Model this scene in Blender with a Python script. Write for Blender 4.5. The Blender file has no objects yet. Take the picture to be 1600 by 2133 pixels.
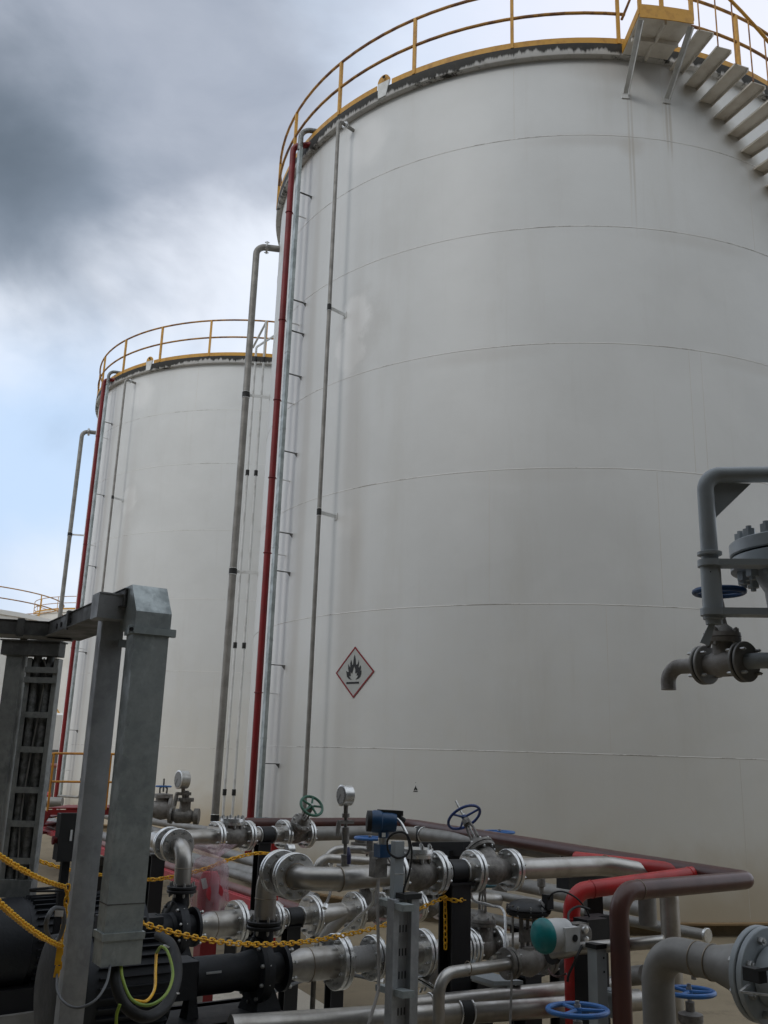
import bpy, math, random
from mathutils import Vector, Matrix
R_ = math.radians
random.seed(7)
sc = bpy.context.scene
COL = sc.collection

# ---------------------------------------------------------------- camera
F_PX, PITCH, ROLL, CAM_Z = 1922.7, 0.2623, 0.0309, 1.70
_F = Vector((0, math.cos(PITCH), math.sin(PITCH)))
_U0 = Vector((0, -math.sin(PITCH), math.cos(PITCH)))
_X0 = Vector((1, 0, 0))
CX = math.cos(ROLL) * _X0 + math.sin(ROLL) * _U0
CU = -math.sin(ROLL) * _X0 + math.cos(ROLL) * _U0
CF = _F
CAM = Vector((0, 0, CAM_Z))
cam = bpy.data.cameras.new('camera')
cam_o = bpy.data.objects.new('camera', cam)
COL.objects.link(cam_o)
cam.sensor_fit = 'VERTICAL'
cam.lens = 27.0
cam.sensor_height = 27.0 * 2133.0 / F_PX
cam.clip_start = 0.05
cam.clip_end = 3000
M3 = Matrix((CX, CU, -CF)).transposed()
cam_o.matrix_world = Matrix.Translation(CAM) @ M3.to_4x4()
sc.camera = cam_o


def ray(px, py):
    return (CX * ((px - 800) / F_PX) - CU * ((py - 1066.5) / F_PX) + CF)


def at(px, py, Y):
    d = ray(px, py)
    return CAM + d * (Y / d.y)


def az(px, py, z):
    d = ray(px, py)
    return CAM + d * ((z - CAM_Z) / d.z)


def on(p, d, px):
    k = (px - 800) / F_PX
    n = CX - k * CF
    return p + d * (-((p - CAM).dot(n)) / d.dot(n))


# ---------------------------------------------------------------- light
EXPOSURE = 0.17
world = bpy.data.worlds.new('World')
sc.world = world
world.use_nodes = True
wn, wl = world.node_tree.nodes, world.node_tree.links
wn.clear()


def wnode(t, **kw):
    n = wn.new(t)
    for k, v in kw.items():
        setattr(n, k, v)
    return n


def wmath(op, a, b=None, c=None):
    n = wn.new('ShaderNodeMath')
    n.operation = op
    for i, v in enumerate((a, b, c)):
        if v is None:
            continue
        if isinstance(v, (int, float)):
            n.inputs[i].default_value = v
        else:
            wl.new(v, n.inputs[i])
    return n.outputs[0]


def wmix(f, a, b):
    n = wn.new('ShaderNodeMix')
    n.data_type = 'RGBA'
    for i, v in ((0, f), (6, a), (7, b)):
        if isinstance(v, (int, float)):
            n.inputs[i].default_value = v
        elif isinstance(v, tuple):
            n.inputs[i].default_value = v + (1,)
        else:
            wl.new(v, n.inputs[i])
    return n.outputs[2]


SUN_EL, SUN_AZ = R_(33), R_(-140)      # azimuth from +Y, clockwise
tc = wnode('ShaderNodeTexCoord')
sky = wnode('ShaderNodeTexSky', sky_type='NISHITA', sun_disc=False)
sky.sun_elevation = SUN_EL
sky.sun_rotation = SUN_AZ
sky.air_density = 1.0
sky.dust_density = 2.0
mul = wn.new('ShaderNodeVectorMath'); mul.operation = 'SCALE'
wl.new(sky.outputs[0], mul.inputs[0]); mul.inputs['Scale'].default_value = 0.10
base_sky = mul.outputs[0]
vdir = tc.outputs['Generated']
sxyz = wn.new('ShaderNodeSeparateXYZ'); wl.new(vdir, sxyz.inputs[0])


def wnoise(scale, detail, rough, off=(0, 0, 0), stretch=(1, 1, 1), dist=0.0):
    mp = wn.new('ShaderNodeMapping'); wl.new(vdir, mp.inputs[0])
    mp.inputs['Location'].default_value = off
    mp.inputs['Scale'].default_value = stretch
    n = wn.new('ShaderNodeTexNoise'); wl.new(mp.outputs[0], n.inputs['Vector'])
    n.inputs['Scale'].default_value = scale
    n.inputs['Detail'].default_value = detail
    n.inputs['Roughness'].default_value = rough
    n.inputs['Distortion'].default_value = dist
    return n.outputs['Fac']


n_big = wnoise(3.4, 6, 0.50, (3.1, 0.4, 1.2), (1, 1, 1.35), 0.25)
n_mid = wnoise(4.2, 7, 0.50, (0.3, 2.4, 5.2), (1, 1, 1.3), 0.25)
n_fine = wnoise(9.0, 6, 0.55, (7.3, 1.4, 2.2), (1, 1, 2.2), 0.3)


def blob(px, py, r_deg, soft_deg, noise, amp):
    d = ray(px, py).normalized()
    dp = wn.new('ShaderNodeVectorMath'); dp.operation = 'DOT_PRODUCT'
    wl.new(vdir, dp.inputs[0]); dp.inputs[1].default_value = d
    ang = wmath('ARCCOSINE', wmath('MINIMUM', dp.outputs['Value'], 0.99999))
    ang = wmath('ADD', ang, wmath('MULTIPLY', wmath('SUBTRACT', noise, 0.5), -amp))
    mr = wn.new('ShaderNodeMapRange'); mr.interpolation_type = 'SMOOTHSTEP'
    wl.new(ang, mr.inputs[0])
    mr.inputs[1].default_value = R_(r_deg + soft_deg); mr.inputs[2].default_value = R_(max(r_deg - soft_deg, 0))
    mr.inputs[3].default_value = 0.0; mr.inputs[4].default_value = 1.0
    return mr.outputs[0]


cr = wn.new('ShaderNodeMapRange'); cr.interpolation_type = 'SMOOTHSTEP'
wl.new(n_big, cr.inputs[0]); cr.inputs[1].default_value = 0.34; cr.inputs[2].default_value = 0.62
cloud = wmix(cr.outputs[0], (0.61, 0.71, 0.86), (0.82, 0.87, 0.96))
gap = blob(40, 960, 5, 7, n_mid, 0.35)
cloud = wmix(wmath('MULTIPLY', gap, 0.85), cloud, (0.52, 0.69, 0.93))
grey = blob(190, -20, 14.5, 5, n_mid, 0.45)
cloud = wmix(wmath('MULTIPLY', grey, 0.92), cloud, wmix(n_fine, (0.27, 0.31, 0.39), (0.46, 0.50, 0.58)))
mid = blob(60, 400, 6.5, 5, n_mid, 0.40)
cloud = wmix(wmath('MULTIPLY', mid, 0.75), cloud, (0.20, 0.25, 0.32))
dark = blob(-110, 300, 4.5, 6, n_mid, 0.30)
cloud = wmix(wmath('MULTIPLY', dark, 0.95), cloud, (0.115, 0.145, 0.18))
hot = blob(1400, 60, 12, 10, n_mid, 0.15)
cloud = wmix(wmath('MULTIPLY', hot, 0.85), cloud, (0.84, 0.86, 0.98))
# pale cloud added behind the viewer, unseen, its brightness tuned to light the tank
mr = wn.new('ShaderNodeMapRange'); mr.interpolation_type = 'SMOOTHSTEP'
wl.new(wmath('ADD', sxyz.outputs[1], wmath('MULTIPLY', wmath('SUBTRACT', n_big, 0.5), 0.5)), mr.inputs[0])
mr.inputs[1].default_value = 0.45; mr.inputs[2].default_value = -0.35
mr.inputs[3].default_value = 0.0; mr.inputs[4].default_value = 1.0
cloud = wmix(wmath('MULTIPLY', mr.outputs[0], 0.90), cloud, (0.74, 0.79, 0.83))
skyc = wmix(0.93, base_sky, cloud)
bg = wn.new('ShaderNodeBackground')
wl.new(skyc, bg.inputs[0]); bg.inputs[1].default_value = 1.0
wo = wn.new('ShaderNodeOutputWorld'); wl.new(bg.outputs[0], wo.inputs[0])

sun = bpy.data.lights.new('sun', 'SUN')
sun.energy = 0.5
sun.angle = R_(14)
sun.color = (1.0, 0.975, 0.94)
sun_o = bpy.data.objects.new('sun', sun)
COL.objects.link(sun_o)
sd = Vector((math.sin(SUN_AZ) * math.cos(SUN_EL), math.cos(SUN_AZ) * math.cos(SUN_EL), math.sin(SUN_EL)))
sun_o.rotation_euler = sd.to_track_quat('Z', 'Y').to_euler()
sun_o.location = (0, 0, 30)

sc.view_settings.view_transform = 'Standard'
sc.view_settings.look = 'None'
sc.view_settings.exposure = EXPOSURE
sc.view_settings.gamma = 1.0
sc.view_settings.use_curve_mapping = False
sc.render.engine = 'CYCLES'
sc.cycles.max_bounces = 6


# ---------------------------------------------------------------- materials
def new_mat(name):
    m = bpy.data.materials.new(name)
    m.use_nodes = True
    nt = m.node_tree
    b = nt.nodes['Principled BSDF']
    return m, nt, b


def nz(nt, scale, detail=4, rough=0.55, stretch=(1, 1, 1), coord='Object', off=(0, 0, 0)):
    t = nt.nodes.new('ShaderNodeTexCoord')
    mp = nt.nodes.new('ShaderNodeMapping')
    mp.inputs['Scale'].default_value = stretch
    mp.inputs['Location'].default_value = off
    nt.links.new(t.outputs[coord], mp.inputs[0])
    n = nt.nodes.new('ShaderNodeTexNoise')
    n.inputs['Scale'].default_value = scale
    n.inputs['Detail'].default_value = detail
    n.inputs['Roughness'].default_value = rough
    nt.links.new(mp.outputs[0], n.inputs['Vector'])
    return n.outputs['Fac']


def ramp(nt, f, lo, hi):
    mr = nt.nodes.new('ShaderNodeMapRange')
    mr.interpolation_type = 'SMOOTHSTEP'
    nt.links.new(f, mr.inputs[0])
    mr.inputs[1].default_value = lo
    mr.inputs[2].default_value = hi
    return mr.outputs[0]


def mixc(nt, f, a, b):
    n = nt.nodes.new('ShaderNodeMix')
    n.data_type = 'RGBA'
    for i, v in ((0, f), (6, a), (7, b)):
        if isinstance(v, (int, float)):
            n.inputs[i].default_value = v
        elif isinstance(v, tuple):
            n.inputs[i].default_value = v + (1,)
        else:
            nt.links.new(v, n.inputs[i])
    return n.outputs[2]


def mmath(nt, op, a, b=None):
    n = nt.nodes.new('ShaderNodeMath')
    n.operation = op
    for i, v in enumerate((a, b)):
        if v is None:
            continue
        if isinstance(v, (int, float)):
            n.inputs[i].default_value = v
        else:
            nt.links.new(v, n.inputs[i])
    return n.outputs[0]


def bump(nt, b, h, strength=0.2, dist=0.01):
    n = nt.nodes.new('ShaderNodeBump')
    n.inputs['Strength'].default_value = strength
    n.inputs['Distance'].default_value = dist
    nt.links.new(h, n.inputs['Height'])
    nt.links.new(n.outputs[0], b.inputs['Normal'])


def paint(name, c, c2=None, rough=0.45, metal=0.0, scale=9, lo=0.4, hi=0.75, bmp=0.1, stretch=(1, 1, 1), grime=0.35):
    m, nt, b = new_mat(name)
    f = ramp(nt, nz(nt, scale, 6, 0.6, stretch), lo, hi)
    c2 = c2 or tuple(x * 0.55 for x in c)
    col = mixc(nt, f, c, c2)
    g = ramp(nt, nz(nt, scale * 0.25, 5, 0.65, (1, 1, 0.6), off=(4, 2, 1)), 0.5, 0.8)
    col = mixc(nt, mmath(nt, 'MULTIPLY', g, grime), col, (0.10, 0.085, 0.065))
    nt.links.new(col, b.inputs['Base Color'])
    r = mmath(nt, 'ADD', mmath(nt, 'MULTIPLY', nz(nt, scale * 2, 3), 0.25), rough - 0.12)
    nt.links.new(r, b.inputs['Roughness'])
    b.inputs['Metallic'].default_value = metal
    if bmp:
        bump(nt, b, nz(nt, scale * 6, 3), bmp, 0.004)
    return m


M = {}
M['stainless'] = paint('stainless_pipe', (0.52, 0.50, 0.47), (0.36, 0.335, 0.30), 0.38, 0.85, 7, 0.35, 0.7, 0.06, grime=0.30)
M['weld'] = paint('weld_tint', (0.30, 0.25, 0.19), (0.18, 0.15, 0.12), 0.45, 0.7, 20, grime=0.2)
M['machined'] = paint('machined_edge', (0.74, 0.74, 0.73), (0.52, 0.52, 0.50), 0.30, 0.9, 30, 0.4, 0.8, 0.05, grime=0.15)
M['cast'] = paint('cast_steel', (0.25, 0.235, 0.215), (0.15, 0.14, 0.13), 0.55, 0.55, 26, 0.35, 0.7, 0.45, grime=0.35)
M['bolt'] = paint('zinc_bolt', (0.50, 0.50, 0.49), (0.25, 0.24, 0.22), 0.4, 0.8, 60, grime=0.2)
M['dullpipe'] = paint('dull_steel_pipe', (0.30, 0.29, 0.27), (0.21, 0.20, 0.185), 0.55, 0.45, 4, 0.35, 0.7, 0.1, grime=0.35)
M['black'] = paint('black_paint', (0.007, 0.007, 0.009), (0.011, 0.011, 0.011), 0.5, 0, 8, grime=0.06)
M['navy'] = paint('dark_pump_paint', (0.006, 0.008, 0.012), (0.010, 0.011, 0.013), 0.58, 0, 10, bmp=0.3, grime=0.05)
M['rubber'] = paint('rubber', (0.014, 0.014, 0.014), (0.022, 0.022, 0.022), 0.65, 0, 12, grime=0.1)
M['red'] = paint('red_paint', (0.50, 0.022, 0.022), (0.34, 0.018, 0.018), 0.38, 0, 7, grime=0.22)
M['redpost'] = paint('dark_red_paint', (0.23, 0.010, 0.012), (0.15, 0.010, 0.010), 0.5, 0, 3, grime=0.25)
M['redtray'] = paint('red_channel', (0.48, 0.03, 0.045), (0.34, 0.03, 0.04), 0.5, 0, 4, grime=0.25)
M['brown'] = paint('brown_paint', (0.095, 0.036, 0.028), (0.07, 0.03, 0.026), 0.36, 0, 6, grime=0.25)
M['brownlite'] = paint('faded_brown_paint', (0.20, 0.075, 0.06), (0.14, 0.06, 0.05), 0.5, 0, 3, grime=0.25)
M['blue'] = paint('blue_paint', (0.035, 0.15, 0.42), (0.03, 0.10, 0.28), 0.38, 0, 12, grime=0.2)
M['blue2'] = paint('navy_blue_paint', (0.02, 0.05, 0.20), (0.02, 0.04, 0.12), 0.38, 0, 12, grime=0.2)
M['blueinst'] = paint('blue_instrument_paint', (0.012, 0.06, 0.15), (0.01, 0.04, 0.09), 0.4, 0, 14, grime=0.15)
M['bluedark'] = paint('dark_blue_wheel', (0.015, 0.07, 0.19), (0.01, 0.04, 0.11), 0.45, 0, 14, grime=0.15)
M['teal'] = paint('teal_wheel_paint', (0.03, 0.13, 0.16), (0.03, 0.09, 0.11), 0.4, 0, 12, grime=0.2)
M['green'] = paint('green_wheel_paint', (0.035, 0.14, 0.085), (0.03, 0.09, 0.06), 0.42, 0, 12, grime=0.3)
M['tealcap'] = paint('teal_plastic', (0.0, 0.20, 0.20), (0.0, 0.13, 0.14), 0.4, 0, 12, grime=0.12)
M['yellow'] = paint('yellow_paint', (0.60, 0.31, 0.04), (0.42, 0.20, 0.03), 0.55, 0, 8, 0.45, 0.75, grime=0.25)
M['railing'] = paint('rusted_yellow_rail', (0.50, 0.25, 0.05), (0.22, 0.10, 0.045), 0.6, 0, 5, 0.42, 0.62, grime=0.25)
M['yelloww'] = paint('bright_yellow_rail', (0.62, 0.27, 0.02), (0.40, 0.16, 0.03), 0.5, 0, 8, grime=0.25)
M['chain'] = paint('yellow_plastic', (0.90, 0.50, 0.02), (0.72, 0.34, 0.015), 0.4, 0, 20, grime=0.2)
M['white'] = paint('white_enamel', (0.55, 0.55, 0.54), (0.42, 0.42, 0.40), 0.45, 0, 8, grime=0.2)
M['bracket'] = paint('white_bracket_paint', (0.74, 0.75, 0.74), (0.55, 0.55, 0.53), 0.5, 0, 6, grime=0.25)
M['greypaint'] = paint('grey_paint', (0.34, 0.37, 0.385), (0.28, 0.305, 0.32), 0.42, 0, 9, 0.4, 0.8, 0.12, grime=0.2)
M['valvebrown'] = paint('sooty_valve', (0.33, 0.31, 0.29), (0.18, 0.16, 0.145), 0.6, 0.2, 14, bmp=0.4, grime=0.4)
M['concrete_post'] = paint('concrete_leg', (0.26, 0.25, 0.23), (0.18, 0.17, 0.155), 0.85, 0, 6, bmp=0.3)
M['earthgreen'] = paint('green_cable', (0.20, 0.32, 0.04), (0.30, 0.36, 0.03), 0.45, 0, 6, grime=0.1)
M['cablegrey'] = paint('grey_cable', (0.12, 0.125, 0.13), (0.09, 0.09, 0.09), 0.5, 0, 12, grime=0.1)
M['purple'] = paint('blue_grip', (0.02, 0.02, 0.10), (0.02, 0.02, 0.06), 0.5, 0, 12)
M['tread'] = paint('stair_steel', (0.76, 0.72, 0.65), (0.60, 0.55, 0.48), 0.7, 0, 4, grime=0.5)
M['rustedge'] = paint('rusty_plate_edge', (0.30, 0.20, 0.10), (0.16, 0.10, 0.05), 0.8, 0, 3)
M['farwhite'] = paint('far_tank_paint', (0.72, 0.70, 0.66), (0.62, 0.58, 0.52), 0.6, 0, 0.6, grime=0.2)
M['fargrey'] = paint('far_wall', (0.10, 0.10, 0.10), (0.07, 0.07, 0.065), 0.8, 0, 1.0)


def galv(name, c1, c2, patch=14, rough=0.42):
    m, nt, b = new_mat(name)
    t = nt.nodes.new('ShaderNodeTexCoord')
    v = nt.nodes.new('ShaderNodeTexVoronoi')
    v.inputs['Scale'].default_value = patch * 4
    nt.links.new(t.outputs['Object'], v.inputs['Vector'])
    f = ramp(nt, nz(nt, patch * 0.5, 6, 0.65), 0.38, 0.62)
    col = mixc(nt, f, c1, tuple(x * 0.85 for x in c2))
    fl = ramp(nt, nz(nt, patch * 1.6, 5, 0.7, (1, 1, 0.45), off=(3, 3, 3)), 0.52, 0.70)
    col = mixc(nt, mmath(nt, 'MULTIPLY', fl, 0.45), col, tuple(x * 1.35 for x in c1))
    g2 = ramp(nt, nz(nt, patch * 0.12, 5, 0.6, (1, 1, 0.35), off=(1, 5, 2)), 0.45, 0.75)
    col = mixc(nt, mmath(nt, 'MULTIPLY', g2, 0.4), col, tuple(x * 1.25 for x in c1))
    sp = mixc(nt, mmath(nt, 'MULTIPLY', v.outputs['Color'], 0.22), col, tuple(x * 1.5 for x in c1))
    nt.links.new(sp, b.inputs['Base Color'])
    b.inputs['Metallic'].default_value = 0.55
    r = mmath(nt, 'ADD', mmath(nt, 'MULTIPLY', f, 0.2), rough)
    nt.links.new(r, b.inputs['Roughness'])
    bump(nt, b, nz(nt, patch * 3, 4), 0.08, 0.003)
    return m


M['galv'] = galv('galvanised_sheet', (0.40, 0.435, 0.43), (0.29, 0.32, 0.32))
M['galv_post'] = galv('zinc_painted_post', (0.41, 0.42, 0.43), (0.34, 0.35, 0.36), 8, 0.5)
M['galv_dark'] = galv('weathered_tray', (0.17, 0.17, 0.165), (0.11, 0.11, 0.105), 10, 0.55)
M['galv_duct'] = galv('galvanised_duct', (0.42, 0.46, 0.46), (0.30, 0.34, 0.34), 6)
M['galv_mid'] = galv('weathered_ladder', (0.34, 0.35, 0.34), (0.23, 0.24, 0.235), 10, 0.5)
M['conduit_foil'] = paint('foil_conduit', (0.26, 0.265, 0.26), (0.10, 0.10, 0.095), 0.5, 0.5, 30, 0.35, 0.7, 0.3)


def spot_mask(nt, t, deg, z, rw, rh, soft, rough, n):
    """soft ragged patch on the shell around (deg, z); rough scales the noise n that tears its edge"""
    def dot(v):
        q = nt.nodes.new('ShaderNodeVectorMath'); q.operation = 'DOT_PRODUCT'
        nt.links.new(t.outputs['Object'], q.inputs[0]); q.inputs[1].default_value = v
        return q.outputs['Value']
    a_ = R_(deg)
    u = mmath(nt, 'DIVIDE', dot((-math.sin(a_), math.cos(a_), 0)), rw)
    w = mmath(nt, 'DIVIDE', mmath(nt, 'SUBTRACT', dot((0, 0, 1)), z), rh)
    d = mmath(nt, 'SQRT', mmath(nt, 'ADD', mmath(nt, 'MULTIPLY', u, u), mmath(nt, 'MULTIPLY', w, w)))
    if rough:
        d = mmath(nt, 'ADD', d, mmath(nt, 'MULTIPLY', mmath(nt, 'SUBTRACT', n, 0.5), rough))
    mr = nt.nodes.new('ShaderNodeMapRange'); mr.interpolation_type = 'SMOOTHSTEP'
    nt.links.new(d, mr.inputs[0])
    mr.inputs[1].default_value = 1.0 + soft; mr.inputs[2].default_value = 1.0 - soft
    mr.inputs[3].default_value = 0; mr.inputs[4].default_value = 1
    front = mmath(nt, 'GREATER_THAN', dot((math.cos(a_), math.sin(a_), 0)), 0.0)
    return mmath(nt, 'MULTIPLY', mr.outputs[0], front)


def tank_mat(name, seed, spots):
    m, nt, b = new_mat(name)
    f = ramp(nt, nz(nt, 0.35, 5, 0.6, off=(seed, 0, 0)), 0.3, 0.7)
    col = mixc(nt, f, (0.74, 0.75, 0.745), (0.665, 0.67, 0.66))
    f2 = ramp(nt, nz(nt, 1.3, 6, 0.65, (1, 1, 0.16), off=(seed, 3, 0)), 0.50, 0.80)
    col = mixc(nt, mmath(nt, 'MULTIPLY', f2, 0.32), col, (0.54, 0.52, 0.475))
    f4 = ramp(nt, nz(nt, 5.5, 6, 0.7, (1, 1, 0.05), off=(seed, 6, 0)), 0.55, 0.80)
    col = mixc(nt, mmath(nt, 'MULTIPLY', f4, 0.16), col, (0.50, 0.47, 0.42))
    f3 = ramp(nt, nz(nt, 9, 5, 0.7, off=(seed, 9, 2)), 0.66, 0.78)
    col = mixc(nt, mmath(nt, 'MULTIPLY', f3, 0.14), col, (0.40, 0.36, 0.30))
    f5 = ramp(nt, nz(nt, 0.9, 2, 0.4, (1, 1, 1.4), off=(seed, 1, 7)), 0.56, 0.60)
    col = mixc(nt, mmath(nt, 'MULTIPLY', f5, 0.10), col, (0.80, 0.80, 0.79))
    t = nt.nodes.new('ShaderNodeTexCoord')
    n1 = nz(nt, 3.4, 6, 0.62, off=(seed, 4, 4))
    n2 = nz(nt, 14, 4, 0.6, (1, 1, 0.1), off=(seed, 4, 1))
    for (deg, z, rw, rh, soft, rough, nn, c, amt) in spots:
        mk = spot_mask(nt, t, deg, z, rw, rh, soft, rough, n1 if nn == 1 else n2)
        col = mixc(nt, mmath(nt, 'MULTIPLY', mk, amt), col, c)
    sw = nt.nodes.new('ShaderNodeSeparateXYZ')
    nt.links.new(t.outputs['Object'], sw.inputs[0])
    mw = nt.nodes.new('ShaderNodeMapRange'); mw.interpolation_type = 'SMOOTHSTEP'
    nt.links.new(mmath(nt, 'ADD', sw.outputs[2], mmath(nt, 'MULTIPLY', n1, -3.0)), mw.inputs[0])
    mw.inputs[1].default_value = 3.0; mw.inputs[2].default_value = -1.5
    mw.inputs[3].default_value = 0; mw.inputs[4].default_value = 1
    col = mixc(nt, mmath(nt, 'MULTIPLY', mw.outputs[0], 0.38), col, (0.70, 0.66, 0.56))
    # earthy splash zone at the foot of the shell
    s = nt.nodes.new('ShaderNodeSeparateXYZ')
    nt.links.new(t.outputs['Object'], s.inputs[0])
    zz = mmath(nt, 'ADD', s.outputs[2], mmath(nt, 'MULTIPLY', nz(nt, 2.5, 5), -0.7))
    ft = nt.nodes.new('ShaderNodeMapRange')
    ft.interpolation_type = 'SMOOTHSTEP'
    nt.links.new(zz, ft.inputs[0])
    ft.inputs[1].default_value = 0.75; ft.inputs[2].default_value = -0.35
    ft.inputs[3].default_value = 0; ft.inputs[4].default_value = 1
    col = mixc(nt, mmath(nt, 'MULTIPLY', ft.outputs[0], 0.75), col, (0.46, 0.37, 0.24))
    nt.links.new(col, b.inputs['Base Color'])
    b.inputs['Roughness'].default_value = 0.46
    hh = mmath(nt, 'ADD', mmath(nt, 'MULTIPLY', nz(nt, 0.9, 4, 0.6), 1.0), mmath(nt, 'MULTIPLY', nz(nt, 3.0, 3, 0.5, (1, 1, 0.5)), 0.25))
    bump(nt, b, hh, 0.35, 0.03)
    return m


_W = (0.87, 0.87, 0.86); _D = (0.50, 0.475, 0.44); _RU = (0.36, 0.29, 0.20)


def tank_spots(a, stair):
    L = [(a + 3.6, 7.95, .42, .60, .35, 1.3, 1, _D, .30 if stair else .15), (a + 2.7, 8.15, .28, .36, .28, 1.3, 1, _W, .95 if stair else .5), (a + 1.4, 7.65, .28, .34, .30, 1.6, 1, _W, .8 if stair else .2),
         (a + 3.2, 11.2, .42, .42, .4, .7, 1, _W, .7), (a + 2.4, 4.95, .22, .2, .5, .6, 1, _W, .5), (a + 4.6, 4.6, .10, .6, .6, .5, 2, _RU, .18),
         (a + 2.9, 5.3, .16, 3.4, .6, .5, 2, _D, .38), (a + 5.3, 4.2, .12, 2.6, .6, .5, 2, _D, .22), (a - 9.5, 6.0, .10, 5.2, .6, .4, 2, _D, .35)]
    if stair:
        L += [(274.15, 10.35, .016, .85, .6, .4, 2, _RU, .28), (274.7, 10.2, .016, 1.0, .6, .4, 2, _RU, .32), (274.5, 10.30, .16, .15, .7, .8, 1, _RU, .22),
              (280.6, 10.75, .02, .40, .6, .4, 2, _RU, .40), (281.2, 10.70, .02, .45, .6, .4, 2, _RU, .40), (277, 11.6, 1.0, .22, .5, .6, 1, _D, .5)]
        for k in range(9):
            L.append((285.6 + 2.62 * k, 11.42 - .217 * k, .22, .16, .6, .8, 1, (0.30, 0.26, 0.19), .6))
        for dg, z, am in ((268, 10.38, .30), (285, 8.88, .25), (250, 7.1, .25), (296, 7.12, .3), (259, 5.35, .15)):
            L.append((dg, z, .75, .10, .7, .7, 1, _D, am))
    return L


M['tank'] = tank_mat('tank_paint', 1.7, tank_spots(225.1, True))
M['tank2'] = tank_mat('second_tank_paint', 8.3, tank_spots(232.3, False))


def seam_mat():
    m, nt, b = new_mat('weld_seam_paint')
    f = ramp(nt, nz(nt, 0.9, 6, 0.8), 0.49, 0.64)
    col = mixc(nt, f, (0.80, 0.79, 0.77), (0.36, 0.34, 0.31))
    nt.links.new(col, b.inputs['Base Color'])
    b.inputs['Roughness'].default_value = 0.5
    return m


M['seam'] = seam_mat()


def curb_mat():
    """white curb ring with black mould running down from its top edge"""
    m, nt, b = new_mat('mouldy_curb')
    t = nt.nodes.new('ShaderNodeTexCoord')
    s = nt.nodes.new('ShaderNodeSeparateXYZ')
    nt.links.new(t.outputs['Object'], s.inputs[0])
    n1 = nz(nt, 9, 5, 0.7, (1, 1, 0.12))
    n2 = nz(nt, 0.8, 3, 0.5, (1, 1, 0.1), off=(3, 1, 0))
    lim = mmath(nt, 'ADD', mmath(nt, 'MULTIPLY', n1, 0.34), mmath(nt, 'MULTIPLY', n2, 0.30))
    h = mmath(nt, 'ADD', s.outputs[2], lim)
    f = ramp(nt, h, 12.10, 12.16)
    col = mixc(nt, f, (0.56, 0.55, 0.53), (0.028, 0.026, 0.022))
    g = ramp(nt, nz(nt, 14, 4), 0.5, 0.8)
    col = mixc(nt, mmath(nt, 'MULTIPLY', g, 0.35), col, (0.10, 0.09, 0.06))
    nt.links.new(col, b.inputs['Base Color'])
    b.inputs['Roughness'].default_value = 0.7
    return m


M['curb'] = curb_mat()


def ground_mat(name, c1, c2, c3, crack=True):
    m, nt, b = new_mat(name)
    col = mixc(nt, ramp(nt, nz(nt, 0.5, 7, 0.62), 0.35, 0.68), c1, c2)
    col = mixc(nt, ramp(nt, nz(nt, 2.2, 7, 0.7, off=(5, 5, 0)), 0.50, 0.72), col, c3)
    sp = ramp(nt, nz(nt, 60, 3, 0.7), 0.45, 0.75)
    col = mixc(nt, mmath(nt, 'MULTIPLY', sp, 0.35), col, tuple(x * 0.6 for x in c1))
    nt.links.new(col, b.inputs['Base Color'])
    b.inputs['Roughness'].default_value = 0.9
    bump(nt, b, nz(nt, 45, 5, 0.7), 0.5, 0.006)
    return m


M['ground'] = ground_mat('tan_concrete', (0.29, 0.23, 0.15), (0.22, 0.175, 0.11), (0.16, 0.125, 0.08))
M['slab'] = ground_mat('pale_concrete', (0.62, 0.57, 0.47), (0.55, 0.50, 0.41), (0.44, 0.40, 0.32))


def film_mat():
    m, nt, b = new_mat('clear_plastic_film')
    b.inputs['Base Color'].default_value = (0.62, 0.42, 0.47, 1)
    b.inputs['Roughness'].default_value = 0.18
    nt.links.new(mmath(nt, 'ADD', 0.26, mmath(nt, 'MULTIPLY', ramp(nt, nz(nt, 7, 3, 0.5, (1, 1, 0.3)), 0.45, 0.7), 0.35)), b.inputs['Alpha'])
    bump(nt, b, nz(nt, 9, 3, 0.5, (1, 1, 0.4)), 0.8, 0.02)
    return m


M['film'] = film_mat()


def braid_mat():
    m, nt, b = new_mat('braided_steel')
    t = nt.nodes.new('ShaderNodeTexCoord')
    w = []
    for rot in (0.7, -0.7):
        mp = nt.nodes.new('ShaderNodeMapping')
        mp.inputs['Rotation'].default_value = (0, 0, rot)
        nt.links.new(t.outputs['UV'], mp.inputs[0])
        wv = nt.nodes.new('ShaderNodeTexWave')
        wv.inputs['Scale'].default_value = 9
        nt.links.new(mp.outputs[0], wv.inputs['Vector'])
        w.append(wv.outputs['Fac'])
    f = mmath(nt, 'MULTIPLY', w[0], w[1])
    col = mixc(nt, ramp(nt, f, 0.05, 0.5), (0.22, 0.21, 0.20), (0.75, 0.74, 0.72))
    nt.links.new(col, b.inputs['Base Color'])
    b.inputs['Metallic'].default_value = 0.8
    b.inputs['Roughness'].default_value = 0.4
    bump(nt, b, f, 0.8, 0.005)
    return m


M['braid'] = braid_mat()


def flat(name, c, rough=0.5, metal=0.0):
    m, nt, b = new_mat(name)
    col = mixc(nt, nz(nt, 12, 4), c, tuple(x * 0.85 for x in c))
    nt.links.new(col, b.inputs['Base Color'])
    b.inputs['Roughness'].default_value = rough
    b.inputs['Metallic'].default_value = metal
    return m


M['sign_white'] = flat('sign_white', (0.50, 0.51, 0.49))
M['sign_red'] = flat('sign_red', (0.26, 0.012, 0.018))
M['sign_black'] = flat('sign_black', (0.012, 0.012, 0.014))
M['dial'] = flat('dial_face', (0.30, 0.31, 0.32), 0.15)
M['tag'] = flat('white_tag', (0.75, 0.75, 0.75))
M['dark'] = flat('dark_void', (0.012, 0.012, 0.012), 0.9)


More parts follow.
